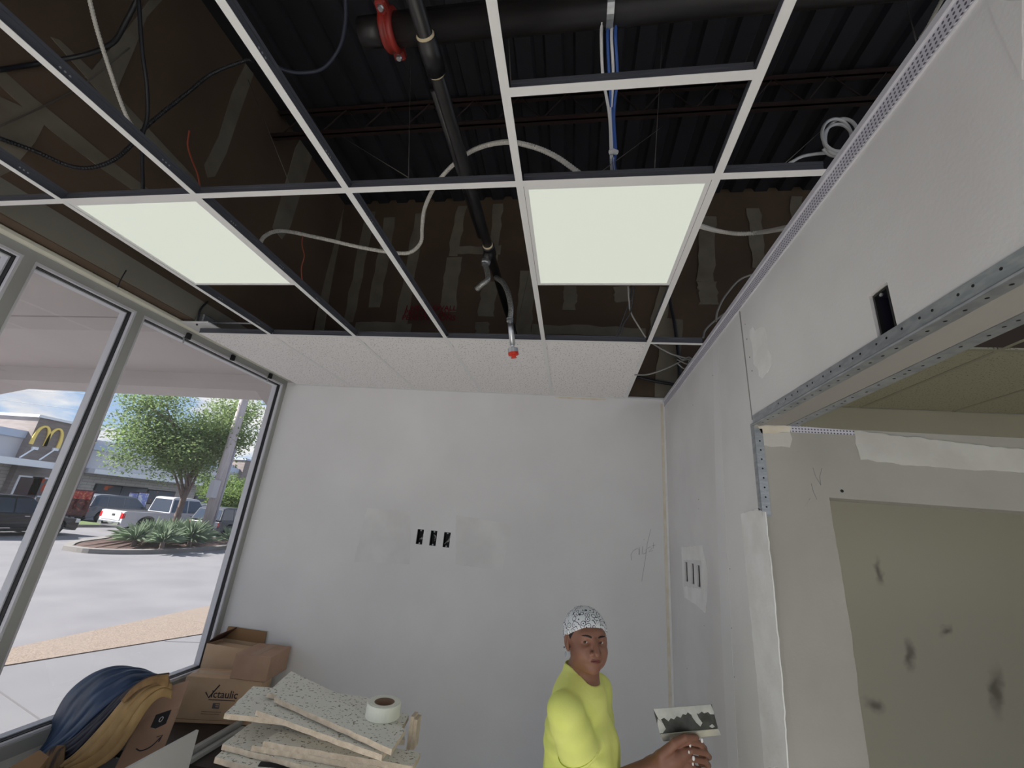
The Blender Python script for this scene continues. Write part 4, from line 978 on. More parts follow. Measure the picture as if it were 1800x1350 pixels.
SKIN = mk('warm brown skin', S(128,88,70), .5, c2=S(138,96,78), scale=14)
LIPS = mk('lip skin', S(112,62,56), .45)
HAIR = mk('black hair', S(24,20,20), .5)
EYEW = mk('eye white', S(196,190,186), .3)
IRIS = mk('dark brown iris', S(36,24,18), .15)
SHIRT = mk('fluorescent yellow cotton', S(238,243,142), .85, c2=S(232,240,128), scale=5, bump=.12, bscale=35)
DENIM = mk('dark work trousers', S(52,56,70), .9, c2=S(44,47,60), scale=9)
BOOT = mk('brown leather boot', S(70,50,38), .6)
def bandana_mat():
    ma = bpy.data.materials.new('printed bandana'); ma.use_nodes = True; nt = ma.node_tree; N = nt.nodes.new; L = nt.links.new
    b = nt.nodes['Principled BSDF']; b.inputs['Roughness'].default_value = .85
    tc = N('ShaderNodeTexCoord'); v = N('ShaderNodeTexVoronoi'); v.inputs['Scale'].default_value = 55; L(tc.outputs['Object'], v.inputs['Vector'])
    mth = N('ShaderNodeMath'); mth.operation = 'MULTIPLY'; mth.inputs[1].default_value = 16; L(v.outputs['Distance'], mth.inputs[0])
    sn = N('ShaderNodeMath'); sn.operation = 'SINE'; L(mth.outputs[0], sn.inputs[0])
    r = N('ShaderNodeValToRGB'); L(sn.outputs[0], r.inputs[0]); r.color_ramp.elements[0].position = .45; r.color_ramp.elements[0].color = (0,0,0,1)
    r.color_ramp.elements[1].position = .7; r.color_ramp.elements[1].color = (1,1,1,1)
    n = N('ShaderNodeTexNoise'); n.inputs['Scale'].default_value = 22; L(tc.outputs['Object'], n.inputs['Vector'])
    r2 = N('ShaderNodeValToRGB'); L(n.outputs['Fac'], r2.inputs[0]); r2.color_ramp.elements[0].position = .38; r2.color_ramp.elements[1].position = .46
    mu = N('ShaderNodeMath'); mu.operation = 'MULTIPLY'; L(r.outputs[0], mu.inputs[0]); L(r2.outputs[0], mu.inputs[1])
    mx = N('ShaderNodeMixRGB'); L(mu.outputs[0], mx.inputs[0]); mx.inputs[1].default_value = (*S(226,230,232), 1); mx.inputs[2].default_value = (*S(62,60,82), 1)
    L(mx.outputs[0], b.inputs['Base Color']); return ma
BAND = bandana_mat()

person = thing('person', 'person in a yellow t-shirt and white printed bandana looking over the shoulder', 'person', (.06, 1.97, 0))
YP = 1.9
E0 = ony(1032, 1123, YP)
ha, hp = math.radians(19), math.radians(4)
Fv = Vector((math.sin(ha)*math.cos(hp), -math.cos(ha)*math.cos(hp), math.sin(hp))); Rv = Fv.cross(Vector((0,0,1))).normalized(); Uv = Rv.cross(Fv)
Tv = Vector((.92, -.39, 0)).normalized(); TR_ = Tv.cross(Vector((0,0,1))).normalized()       # torso front, her right
NK = Vector((E0.x - .012, YP + .035, E0.z - .128))
SR, SL_ = NK + TR_*.160 + Vector((0,0,-.088)), NK - TR_*.160 + Vector((0,0,-.088))
ELB = P(1048, 1402, 1.45); WR = P(1148, 1348, 1.475)
def build_body():
    f = Field((-.26, 1.55, .90), (.56, 2.28, 1.68), .0030)
    f.frame(E0, Rv, Fv, Uv)
    f.ell((0,-.022,.018), (.0765,.092,.078), .01)
    f.ell((0,.020,-.032), (.0605,.062,.073), .03)
    f.ell((0,.018,-.054), (.055,.055,.044), .025)
    for s_ in (-1, 1):
        f.ell((s_*.036,.050,-.032), (.022,.024,.022), .025)          # cheek
        f.ell((s_*.040,.012,-.058), (.020,.032,.026), .025)          # jaw
    f.ell((0,.062,-.086), (.022,.017,.016), .022)                     # chin
    f.ell((0,.058,.024), (.050,.020,.024), .02)                       # brow bone
    for s_ in (-1, 1): f.ell((s_*.0315,.0765,.000), (.0170,.011,.0095), .009, '-')
    f.cone((0,.082,.006), (0,.100,-.030), .0078, .0112, .010)
    for s_ in (-1, 1): f.ell((s_*.0135,.089,-.0335), (.0090,.009,.0075), .005)
    for s_ in (-1, 1): f.ell((s_*.007,.097,-.0405), (.0035,.004,.003), .003, '-')
    f.ell((0,.077,-.054), (.027,.013,.015), .012)                     # muzzle
    f.ell((0,.093,-.0570), (.026,.008,.0020), .003, '-')              # mouth line
    for s_ in (-1, 1):                                                # eyelids
        for t0, t1 in ((-1,-.5),(-.5,0),(0,.5),(.5,1)):
            f.cone((s_*(.0315+.0140*t0), .0625+.0070*(1-t0*t0), .0064*(1-t0*t0)+.0010), (s_*(.0315+.0140*t1), .0625+.0070*(1-t1*t1), .0064*(1-t1*t1)+.0010), .0030, .0030, .003)
            f.cone((s_*(.0315+.0140*t0), .0618+.0068*(1-t0*t0), -.0058*(1-t0*t0)-.0010), (s_*(.0315+.0140*t1), .0618+.0068*(1-t1*t1), -.0058*(1-t1*t1)-.0010), .0022, .0022, .003)
    for s_ in (-1, 1):                                                # ears
        f.ell((s_*.0785,-.014,-.010), (.009,.019,.030), .005); f.ell((s_*.087,-.009,-.006), (.007,.010,.017), .004, '-'); f.ell((s_*.075,-.006,-.037), (.007,.008,.009), .005)
    f.cone((0,-.025,-.06), tuple(0 for _ in range(3)), .001, .001, .001) if False else None
    nb = np.array(NK); hb_ = f.world((0,-.018,-.050))
    f.cone(hb_, nb, .052, .056, .02, local=False)
    f.cone(nb, nb + np.array((0,.005,-.06)), .056, .075, .03, local=False)
    f.cone(np.array(SR), np.array(SL_), .036, .036, .04, local=False)
    f.frame(NK + Vector((0,0,-.22)), TR_, Tv, Vector((0,0,1)))
    f.ell((0,-.01,.02), (.105,.095,.18), .03); f.ell((0,.0,-.16), (.105,.10,.16), .03)
    f.cone(SR, ELB, .048, .040, .02, local=False); f.cone(ELB, ELB.lerp(WR,.35), .040, .042, .01, local=False); f.cone(ELB.lerp(WR,.35), WR, .042, .029, .01, local=False)
    eL = SL_ + Vector((.015,.04,-.27)); wL = eL + Vector((.04,.0,-.10))
    f.cone(SL_, eL, .046, .038, .02, local=False); f.cone(eL, wL, .038, .027, .01, local=False)
    # right hand gripping the knife rail
    PM = P(1182, 1331, 1.462)
    f.cone(WR, PM, .030, .034, .012, local=False); f.cone(P(1165,1338,1.462), P(1203,1322,1.462), .031, .024, .012, local=False); f.cone(P(1178,1345,1.462), P(1210,1342,1.465), .028, .022, .012, local=False)
    kn = [(1206,1304),(1211,1319),(1212,1334),(1208,1349)]
    for k, (u, v) in enumerate(kn):
        L_ = (26, 29, 27, 22)[k]; r = (.0098,.0100,.0096,.0086)[k]
        a0 = P(u-14, v+3, 1.462); a1 = P(u+4, v-1, 1.452); a2 = P(u+L_, v+4, 1.462); a3 = P(u+L_+6, v+11, 1.492); a4 = P(u+L_-8, v+9, 1.512)
        for q0, q1, r0, r1 in ((a0,a1,r*1.25,r*1.1),(a1,a2,r*1.08,r),(a2,a3,r,r*.95),(a3,a4,r*.95,r*.85)): f.cone(q0, q1, r0, r1, .004, local=False)
    f.cone(P(1163,1328,1.456), P(1186,1307,1.446), .018, .0135, .008, local=False); f.cone(P(1186,1307,1.446), P(1204,1297,1.450), .0135, .0115, .004, local=False); f.cone(P(1204,1297,1.450), P(1224,1296,1.466), .0115, .0095, .004, local=False)
    return f.mesh('body')
obj('body', build_body(), SKIN, person, True)
def H(x, y, z): return E0 + Rv*x + Fv*y + Uv*z
for s_ in (-1, 1):
    c = H(s_*.0315, .0578, .0002); ey = obj('eye', ellipsoid(NB(), c, .0120, .0120, .0120, 16, 12), EYEW, person, True)
    look = (O - c).normalized(); obj('iris', ellipsoid(NB(), c + look*.0074, .0069, .0069, .0069, 12, 8), IRIS, ey, True)
    br_ = [H(s_*(.014+.034*t), .0812 - .016*t*t, .0175 + .0045*math.sin(t*2.6)) for t in (0,.2,.4,.6,.8,1)]
    obj('eyebrow', T(br_, [.0028,.0034,.0034,.0030,.0024,.0012], 8), HAIR, person, True)
bm = NB()
tube(bm, [H(x, .0890 - 13*x*x, -.0545 + (.0010 if abs(x) > .003 else 0) - 3*x*x) for x in (-.025,-.017,-.008,0,.008,.017,.025)], [.0010,.0026,.0034,.0030,.0034,.0026,.0010], 8)
tube(bm, [H(x, .0890 - 13*x*x, -.0610 + 4*x*x) for x in (-.023,-.015,-.007,0,.007,.015,.023)], [.0010,.0030,.0038,.0040,.0038,.0030,.0010], 8)
obj('lips', bm, LIPS, person, True)
# hair seen at the temple and below the cloth
f = Field(E0 - Vector((.12,.13,.06)), E0 + Vector((.12,.13,.14)), .0035); f.frame(E0, Rv, Fv, Uv)
f.ell((0,-.026,.018), (.0800,.093,.080), .0); f.ell((0,.09,-.02), (.078,.095,.064), .006, '-'); f.half(E0 + Uv*.0 - Fv*.03 + Uv*-.022, -Uv, E0-Vector((.2,.2,.2)), E0+Vector((.2,.2,.2)))
obj('hair', f.mesh('hair'), HAIR, person, True)
# bandana: cap, rolled rim, knot and tails
f = Field(E0 - Vector((.14,.14,.08)), E0 + Vector((.14,.14,.15)), .0028); f.frame(E0, Rv, Fv, Uv)
f.ell((0,-.025,.020), (.0855,.0990,.0850), .0); f.ell((0,-.022,.040), (.074,.084,.070), .02)
n_ = (-Uv*1.0 + Fv*.52).normalized()
f.half(H(0,.066,.046), n_, E0-Vector((.2,.2,.2)), E0+Vector((.2,.2,.2)), .004)
me = f.mesh('bandana')
co = np.zeros(len(me.vertices)*3); me.vertices.foreach_get('co', co); co = co.reshape(-1,3)
rel = (co - np.array(E0)) @ np.array([Rv, Fv, Uv]).T
fold = .0016*np.sin(rel[:,2]*150 + rel[:,1]*90 + 2*np.sin(rel[:,0]*40))*np.clip((.03-rel[:,1])/.05, .15, 1)
co += (rel/np.linalg.norm(rel, axis=1)[:,None]*fold[:,None]) @ np.array([Rv, Fv, Uv]); me.vertices.foreach_set('co', co.ravel())
bd = obj('bandana', me, BAND, person, True)
kb = H(.020, -.118, -.005)
obj('knot', ellipsoid(NB(), kb, .020, .016, .018, 12, 8), BAND, bd, True)
obj('tail', slab(NB(), spline([kb + Rv*.012, kb + Rv*.030 - Uv*.02, kb + Rv*.036 - Uv*.05], 3) + spline([kb + Rv*.018 - Uv*.055, kb + Rv*.010 - Uv*.03, kb], 3), .003), BAND, bd)
obj('tail', slab(NB(), [kb, kb + Rv*.020 - Uv*.015, kb + Rv*.012 - Uv*.065, kb - Rv*.006 - Uv*.06], .003), BAND, bd)
er = H(.0835, -.006, -.056)
obj('earring', lathe(NB(), er, Rv, [(.004,0),(.009,.001),(.009,.003),(.004,.004)], 16), mk('pale shell earring', S(170,176,186), .25), person)
obj('earring', tube(NB(), [H(.0805,-.006,-.043), H(.0835,-.006,-.049), er], .0012, 6), STEEL, person)

def build_shirt():
    f = Field((-.30, 1.62, .80), (.42, 2.32, 1.50), .0042)
    f.frame(NK, TR_, Tv, Vector((0,0,1)))
    f.cone((-.118,-.005,-.086), (.118,-.005,-.086), .058, .058, .02)
    f.cone((-.05,-.012,-.060), (.05,-.012,-.060), .064, .064, .05)
    f.cone((0,-.012,-.06), (0,-.016,.0), .088, .064, .03)
    f.ell((0,-.012,-.21), (.130,.124,.20), .05)
    for s_ in (-1, 1): f.ell((s_*.055,.070,-.235), (.066,.058,.075), .05)
    f.ell((0,.005,-.42), (.134,.142,.22), .06); f.ell((0,.01,-.58), (.150,.145,.12), .06)
    def sleeve(a, b, ra, rb, op='+'):
        a, b = np.array(a, float), np.array(b, float); ab = b-a; L_ = np.linalg.norm(ab); n = ab/L_
        def fn(p):
            t_ = (p-a)@n; t = np.clip(t_/L_, 0, 1.1); q = p - a - np.clip(t_, 0, L_*1.1)[..., None]*n; r_ = np.sqrt((q*q).sum(-1)); ro = ra + t*(rb-ra)
            dd = r_ - ro + .0022*np.sin(t*14 + 40*(q[...,2]-q[...,0]))
            dd = smax(dd, t_ - L_, .004)
            return np.where(t_ > L_*.7, np.maximum(dd, -(r_ - ro + .009)), dd)
        f.apply(fn, np.minimum(a, b)-.12, np.maximum(a, b)+.12, op, .010)
    f.cone((0,-.02,.14), (0,.004,-.03), .062, .061, .006, '-')
    # cloth folds: gentle waves radiating from the armpit
    g3 = [f.lo[a] + f.h*np.arange(f.n[a]) for a in range(3)]; X, Y, Zg = np.meshgrid(*g3, indexing='ij')
    ap = SR + Vector((.03,.03,-.10)); dx_, dy_, dz_ = X-ap.x, Y-ap.y, Zg-ap.z; rr = np.sqrt(dx_**2+dy_**2+dz_**2)
    an = np.arctan2(dz_, dx_*.9 + dy_*.3)
    f.F += (.0060*np.sin(an*9 + rr*20)*np.exp(-(rr/.16)**2)*(1-np.exp(-((dz_**2+(dx_*.9+dy_*.3)**2)/.06**2))) + .0028*np.sin(Zg*42 + 20*X + 6*np.sin(Y*18)) * np.clip((1.28-Zg)/.15, 0, 1) + .0018*np.sin(X*55 + Zg*30 - Y*24)).astype(np.float32)
    hem = SR.lerp(ELB, .485); hl = SL_ + Vector((.012,.03,-.20))
    sleeve(SR + Vector((.0,.01,.0)), hem, .066, .076); sleeve(SL_, hl, .062, .070)
    # rib collar
    cc, nn = np.array(NK + Tv*.0 + Vector((0,0,-.012))), np.array((Tv*.34 + Vector((0,0,1))).normalized())
    def tor(p):
        q = p-cc; z_ = q@nn; r_ = np.sqrt(np.maximum((q*q).sum(-1) - z_*z_, 0)); return np.sqrt((r_-.0655)**2 + z_**2) - .0070
    f.apply(tor, cc-.09, cc+.09, '+', .006)
    f.half(NK + Vector((0,0,-.64)), (0,0,-1), (-.5,1.5,.7), (.6,2.5,1.0), .004)
    return f.mesh('shirt')
sh = obj('t_shirt', build_shirt(), SHIRT, person, True)
hem = SR.lerp(ELB, .485); d = (ELB-SR).normalized(); n1_, b1_ = frame_of(d)
obj('sleeve_hem', T([hem - d*.016 + (n1_*math.cos(a) + b1_*math.sin(a))*.0755 for a in (2*math.pi*k/28 for k in range(29))], .0016, 6, False), mk('hem stitching', S(190,204,72), .9), sh, True)
# trousers and boots complete the standing figure
f = Field((-.2, 1.75, .06), (.34, 2.25, 1.0), .010); f.frame((NK.x, NK.y+.02, 0), TR_, Tv, Vector((0,0,1)))
f.ell((0,0,.86), (.15,.125,.13), .03)
for s_ in (-1, 1): f.cone((s_*.085,0,.84), (s_*.095,.02,.48), .092, .066, .03); f.cone((s_*.095,.02,.48), (s_*.10,-.01,.09), .066, .058, .02)
obj('trousers', f.mesh('trousers'), DENIM, person, True)
for s_ in (-1, 1):
    f = Field((-.3, 1.6, -.01), (.4, 2.4, .14), .006); f.frame((NK.x, NK.y+.02, 0), TR_, Tv, Vector((0,0,1)))
    f.cone((s_*.10,-.03,.045), (s_*.10,.15,.04), .045, .040, .01); f.cone((s_*.10,-.02,.05), (s_*.10,-.015,.12), .048, .05, .02); f.half((0,0,.001), (0,0,-1), (-.5,1.5,-.1), (.6,2.5,.05))
    obj('boot', f.mesh('boot'), BOOT, person, True)
for (u, v, dd_, r) in ((1213,1310,1.438,.004),(1234,1302,1.446,.0045),(1219,1333,1.436,.005),(1218,1343,1.438,.0035),(1211,1322,1.436,.0032)):
    obj('compound_spot', ellipsoid(NB(), P(u, v, dd_+.004), r, r*.6, r*1.5, 8, 6), MUD, person, True)

# taping knife held in the right hand
kd = 1.487
kn_ = thing('taping_knife', 'wide steel taping knife smeared with joint compound, held in the right hand', 'taping knife', P(1207,1275,kd))
cTL, cTR, cBR, cBL = P(1148,1246,kd+.03), P(1251,1238,kd+.03), P(1262,1280,kd), P(1160,1290,kd)
kn_n = (cTR-cTL).cross(cBL-cTL).normalized()
if kn_n.dot(O-cTL) < 0: kn_n = -kn_n
KNM = mk('dark blued blade', S(78,80,74), .35, .55, c2=S(58,58,52), scale=30)
bl_ = obj('blade', slab(NB(), [cTL, cTR, cBR, cBL], .0012, kn_n), KNM, kn_)
rBL, rBR = P(1166,1303,kd-.005), P(1267,1292,kd-.005)
obj('back_rail', bevel(slab(NB(), [cBL + kn_n*.004, cBR + kn_n*.004, rBR + kn_n*.004, rBL + kn_n*.004], .009, kn_n), .0015), mk('aluminium rail', S(184,184,176), .4, .5, c2=S(206,202,182), scale=20), kn_)
def onk(s, t): return (cTL.lerp(cTR, s)).lerp(cBL.lerp(cBR, s), t) + kn_n*.0022
WETM = mk('wet grey compound', S(176,178,170), .45, c2=S(196,197,190), scale=25, bump=.3, bscale=40)
def smear(px): return obj('compound_smear', slab(NB(), [onk(s, t) for s, t in px], .002, kn_n), WETM, bl_)
smear([(0,0),(.12,-.0),(.3,.0),(.5,.0),(.75,.0),(.98,0),(1,.3),(.99,.42),(.93,.40),(.90,.30),(.83,.34),(.80,.26),(.74,.34),(.66,.30),(.60,.34),(.56,.24),(.52,.34),(.47,.30),(.42,.44),(.36,.36),(.30,.48),(.25,.42),(.20,.54),(.14,.38),(.08,.44),(.10,.58),(.04,.40)])
smear([(.60,.20),(.70,.24),(.72,.5),(.76,.72),(.71,.86),(.66,.70),(.62,.48)])
smear([(.03,.40),(.10,.60),(.12,.82),(.05,.97),(.0,.98),(.0,.6)])
smear([(.86,.88),(.92,.80),(.95,.92),(.90,.97)])

# ================================================================== OUTSIDE
ASPH = mk('grey asphalt', S(106,105,110), .9, c2=S(116,115,119), scale=.8, bump=.1, bscale=8)
CONC = mk('sidewalk concrete', S(104,104,109), .9, c2=S(112,112,116), scale=.6)
AGG = mk('tan exposed aggregate', S(134,121,111), .9, c2=S(110,98,89), scale=55, lo=.42, hi=.6, detail=2)
CURB = mk('pale kerb concrete', S(124,121,119), .9, c2=S(114,111,109), scale=2)
MULCH = mk('brown mulch', S(84,62,56), .95, c2=S(64,46,42), scale=6, bump=.6, bscale=10)
GRASS = mk('lawn grass', S(84,102,52), .95, c2=S(70,90,44), scale=3, bump=.5, bscale=20)
STUC = mk('canopy stucco', S(186,178,176), .9, c2=S(192,184,182), scale=1.2)
struct('ground_lot', B((-90, -20, ZG-.25), (-7.62, 90, ZG)), ASPH, 'grey asphalt of the parking lot')
walk = struct('ground_walk', B((-7.62, -20, ZG-.25), (-2.80, 90, ZG)), CONC, 'concrete sidewalk outside the window')
struct('ground_far', B((-2.80, YB+.3, ZG-.25), (60, 90, ZG)), CONC, 'ground behind the building')
struct('ground_rear', B((-2.80, -40, ZG-.25), (60, YR-.1, ZG+.02)), CONC, 'ground outside the added rear glazing')
agg = [(-7.62,-4),(-7.62,90),(-3.2,90),(-3.2,15.2),(-4.6,11.2),(-6.08,7.46),(-6.58,6.19),(-6.98,5.15),(-7.2,3.5),(-7.3,-4)]
struct('ground_band', slab(NB(), [(x, y, ZG+.012) for x, y in agg], .012, (0,0,1)), AGG, 'tan pebbled band along the edge of the sidewalk')
bm = NB()
for (x0_, y0_, x1_, y1_) in ((-6.3,6.75,-2.9,8.0),(-7.0,4.9,-2.9,3.6)):
    dv = Vector((x1_-x0_, y1_-y0_, 0)).normalized(); sv = Vector((-dv.y, dv.x, 0))*.008
    slab(bm, [Vector((x0_,y0_,ZG+.004))-sv, Vector((x1_,y1_,ZG+.004))-sv, Vector((x1_,y1_,ZG+.004))+sv, Vector((x0_,y0_,ZG+.004))+sv], .004, (0,0,1))
obj('control_joint', bm, mk('dark joint line', S(96,94,98), .9), walk)
# canopy: soffit, end beam with haunches, columns
can = thing('canopy', 'pale stucco canopy over the sidewalk with an arched end beam', 'canopy', (-5.2, 2, ZG))
obj('soffit', B((-8.6, -1.0, 3.34), (-2.80, 4.60, 3.75)), STUC, can)  # unseen near end shaped short to let sun into the room
obj('end_beam', B((-8.6, 4.18, 3.15), (-2.80, 4.60, 3.34)), STUC, can)
for xa, xb in ((-3.72, -2.85), (-7.62, -8.4)):
    obj('haunch', slab(NB(), [(xa, 4.19, 3.15), (xb, 4.19, 3.15), (xb, 4.19, 2.35 if xb > -5 else 2.95), ((xa*.15+xb*.85), 4.19, 2.50 if xb > -5 else 3.0)], .40, (0,-1,0)), STUC, can)
    if xb > -5: obj('column', B((min(xb, xb+(.18 if xb < -5 else -.18)), 4.19, ZG), (max(xb, xb+(.18 if xb < -5 else -.18)), 4.59, 3.15)), STUC, can)
obj('soffit_joint', B((-7.8, 2.72, 3.336), (-2.82, 2.735, 3.341)), mk('soffit joint', S(160,152,150), .9), can)
obj('building_face', B((-2.82, YB+.12, ZG), (5.0, YB+.6, 6.0)), STUC, can) if False else None
struct('wall_outside', B((-2.80, YB+.13, ZG), (5.0, YB+.4, 6.0)), STUC, 'outer wall of the shop building')

# planted island
isl = [(-17.5,13.3),(-16.4,13.3),(-15.6,14.1),(-15.25,15.6),(-15.3,17.6),(-15.8,19.6),(-16.7,21.0),(-18.4,21.6),(-20.6,21.7),(-21.9,20.6),(-21.4,18.3),(-20.0,16.4),(-18.7,14.4)]
ib = [Vector((x, y, 0)) for x, y in isl]
ibs = spline(ib + [ib[0]], 5)[:-1]; cen = sum(ibs, Vector())/len(ibs)
island = thing('planted_island', 'kerbed island of brown mulch in the parking lot', 'island', (cen.x, cen.y, ZG))
bm = NB(); outer = [p + Vector((0,0,ZG+.15)) for p in ibs]; inner = [p + (cen-p).normalized()*.32 + Vector((0,0,ZG+.15)) for p in ibs]
ov = [[bm.verts.new(p) for p in L_] for L_ in (([Vector((p.x,p.y,ZG)) for p in outer]), outer, inner, [p - Vector((0,0,.1)) for p in inner])]
for a, b in zip(ov, ov[1:]):
    for i in range(len(a)): bm.faces.new((a[i], a[(i+1) % len(a)], b[(i+1) % len(a)], b[i]))
bmesh.ops.recalc_face_normals(bm, faces=bm.faces[:])
obj('kerb', bm, CURB, island)
bm = NB(); cv = bm.verts.new((cen.x, cen.y, ZG+.30)); mid = [bm.verts.new((p*.5 + cen*.5) + Vector((0,0,ZG+.25 + .04*math.sin(i*2.1)))) for i, p in enumerate(ibs)]; ed = [bm.verts.new(p - Vector((0,0,.04))) for p in inner]
for i in range(len(ibs)):
    j = (i+1) % len(ibs); bm.faces.new((ed[i], ed[j], mid[j], mid[i])); bm.faces.new((mid[i], mid[j], cv))
obj('mulch_bed', bm, MULCH, island)

def leaf_cloud(bm, pts, n, sz, rnd, spread, aspect=.45):
    for _ in range(n):
        c, r = pts[rnd.randrange(len(pts))]
        d = Vector((rnd.gauss(0,1), rnd.gauss(0,1), rnd.gauss(0,.75))); d = d.normalized()*r*rnd.random()**.45*spread
        p = c + d; a = Vector((rnd.uniform(-1,1), rnd.uniform(-1,1), rnd.uniform(-.6,.6))).normalized(); b = a.cross(Vector((rnd.uniform(-1,1), rnd.uniform(-1,1), rnd.uniform(-1,1)))).normalized()
        s = sz*rnd.uniform(.6, 1.3); q = [p - a*s, p + b*s*aspect, p + a*s, p - b*s*aspect]
        bm.faces.new([bm.verts.new(x) for x in q])
def leafm(name, c, c2):
    if name in MATS: return MATS[name]
    ma = mk(name, c, .7, c2=c2, scale=1.4, lo=.3, hi=.7); nt = ma.node_tree; b = nt.nodes['Principled BSDF']; out = nt.nodes['Material Output']
    tr = nt.nodes.new('ShaderNodeBsdfTranslucent'); mx = nt.nodes.new('ShaderNodeMixShader'); mx.inputs[0].default_value = .5
    src = b.inputs['Base Color'].links[0].from_socket; nt.links.new(src, tr.inputs[0]); nt.links.new(b.outputs[0], mx.inputs[1]); nt.links.new(tr.outputs[0], mx.inputs[2]); nt.links.new(mx.outputs[0], out.inputs[0])
    return ma
BARK = mk('grey brown bark', S(120,104,98), .9, c2=S(96,84,80), scale=8)
def tree(base, h, rx, rz, cz, label, leaf, n, sz, seed, tr=.16, nb=16, flat=1.0, off=(0,0,0)):
    rnd = random.Random(seed); t = thing('tree', label, 'tree', base, 'trees in the parking lot'); base = Vector(base); vd = Vector((base.x, base.y, 0)).normalized(); off = Vector(off)
    def sq(p): q = p - base; return p - vd*q.dot(vd)*(1-flat) + off*min(1, max(0, q.z/cz))
    top = base + Vector((.2, .1, h*.75)); tk = obj('trunk', T(spline([base, base + Vector((.05,0,h*.25)), base + Vector((.0,.1,h*.5)), top], 5), [tr*(1-.045*i) for i in range(16)], 10), BARK, t, True)
    cl = []
    for k in range(nb):
        a = k*2.4 + rnd.uniform(-.3,.3); el = rnd.uniform(-.35, 1.0); e = base + Vector((0,0,cz)) + Vector((math.cos(a)*rx*rnd.uniform(.45,.82), math.sin(a)*rx*rnd.uniform(.45,.82), rz*(el)*.75)); e = sq(e)
        s0 = base.lerp(top, rnd.uniform(.3, .9)); md = s0.lerp(e, .5) + Vector((rnd.uniform(-.3,.3), rnd.uniform(-.3,.3), rnd.uniform(0,.5)))
        obj('branch', T(spline([s0, md, e], 4), [tr*.38*(1-.09*i) for i in range(9)], 6), BARK, t, True)
        cl.append((e, rx*.36)); cl.append((md, rx*.30)); cl.append((e + Vector((rnd.uniform(-.6,.6), rnd.uniform(-.6,.6), rnd.uniform(-.3,.5))), rx*.26))
    for k in range(nb): cl.append((sq(base + Vector((rnd.gauss(0,.36)*rx, rnd.gauss(0,.36)*rx, cz + rnd.gauss(0,.33)*rz))), rx*.26))
    bm = NB(); leaf_cloud(bm, cl, n, sz, rnd, 1.0); o = obj('foliage', bm, leaf, t); o['kind'] = 'stuff'
    return t
LEAF1 = leafm('soft green leaves', S(132,152,96), S(104,126,84)); LEAF2 = leafm('pale green leaves', S(116,138,76), S(88,112,60))
tb_ = onz(299, 944, ZG+.22); vr_ = Vector((tb_.y, -tb_.x, 0)).normalized(); tree((tb_.x, tb_.y, ZG+.20), 6.8, 3.35, 2.7, 4.5, 'broad green tree growing in the planted island', LEAF1, 32000, .075, 11, nb=24, flat=.45, off=-vr_*.55)
t2 = P(410, 900, 33); tree((t2.x, t2.y, ZG), 4.0, 2.6, 1.2, 2.3, 'smaller bright green tree behind the utility pole', LEAF2, 9000, .10, 5, .12, 10)
t3 = P(382, 905, 36); tree((t3.x, t3.y, ZG), 4.2, 2.4, 1.2, 2.5, 'low green tree beyond the dark parked car', LEAF2, 7000, .10, 6, .1, 8)
def yucca(u, v, n, L_, label, seed, cup=.7):
    b = onz(u, v, ZG+.2); rnd = random.Random(seed); t = thing('palmetto_plant', label, 'plant', b, 'spiky plants in the island'); bm = NB()
    for k in range(int(n*1.2)):
        a = rnd.uniform(0, 6.283); el = rnd.uniform(.15, 1.45); l = L_*rnd.uniform(.7, 1.1); d = Vector((math.cos(a)*math.cos(el), math.sin(a)*math.cos(el), math.sin(el))); s = d.cross(Vector((0,0,1))).normalized()*.016
        c = b + Vector((0,0,.25*cup)); m_ = c + d*l*.6; e = c + d*l + Vector((0,0,-.18*l))
        q = [bm.verts.new(x) for x in (c - s*.6, c + s*.6, m_ + s, e, m_ - s)]; bm.faces.new(q)
    o = obj('leaves', bm, leafm('blue green blades', S(138,154,130), S(114,130,110)), t); o['kind'] = 'stuff'
    obj('stem', T([b - Vector((0,0,.1)), b + Vector((0,0,.3*cup))], .08, 8), BARK, t)
yucca(332, 958, 150, 1.15, 'spiky palmetto between the tree and the utility pole', 1); yucca(262, 956, 150, 1.05, 'spiky palmetto at the left of the island', 2)
yucca(300, 952, 130, 1.1, 'spiky palmetto at the foot of the tree', 3); yucca(284, 962, 90, 1.0, 'low spiky palmetto in front of the tree', 4); yucca(402, 958, 80, .9, 'small palmetto right of the utility pole', 5); yucca(235, 958, 70, .95, 'smallest palmetto at the left tip of the island', 6)
# utility pole
pb = onz(354, 953, ZG+.15); POLEM = mk('weathered pole wood', S(190,182,184), .9, c2=S(172,164,166), scale=6, stretch=(4,4,.3))
pl = thing('utility_pole', 'weathered grey utility pole standing in the planted island', 'pole', (pb.x, pb.y, ZG+.15))
obj('shaft', T([(pb.x, pb.y, ZG), (pb.x, pb.y, 12.5)], [.23, .17], 14), POLEM, pl, True)
cdir = Vector((.55, .62, 0)).normalized()
obj('conduit', T([Vector((pb.x,pb.y,ZG)) + cdir*.27, Vector((pb.x,pb.y,4.3)) + cdir*.24], .055, 8), mk('grey riser conduit', S(150,148,156), .6), pl, True)
q = Vector((pb.x, pb.y, 2.25)); obj('meter_cabinet', bevel(obox(NB(), q + Vector((.10,-.33,0)), (.14,0,0), (0,.18,0), (0,0,.42)), .02), mk('pale cabinet paint', S(170,168,172), .5), pl)
obj('small_box', bevel(obox(NB(), Vector((pb.x,pb.y,.62)) + cdir*.30, (.09,0,0), (0,.10,0), (0,0,.13)), .01), MATS['pale cabinet paint'], pl)
obj('crossarm', obox(NB(), (pb.x, pb.y, 11.8), (.06,0,0), (0,1.2,0), (0,0,.06)), POLEM, pl)
WL = mk('overhead wire', S(120,124,134), .6)
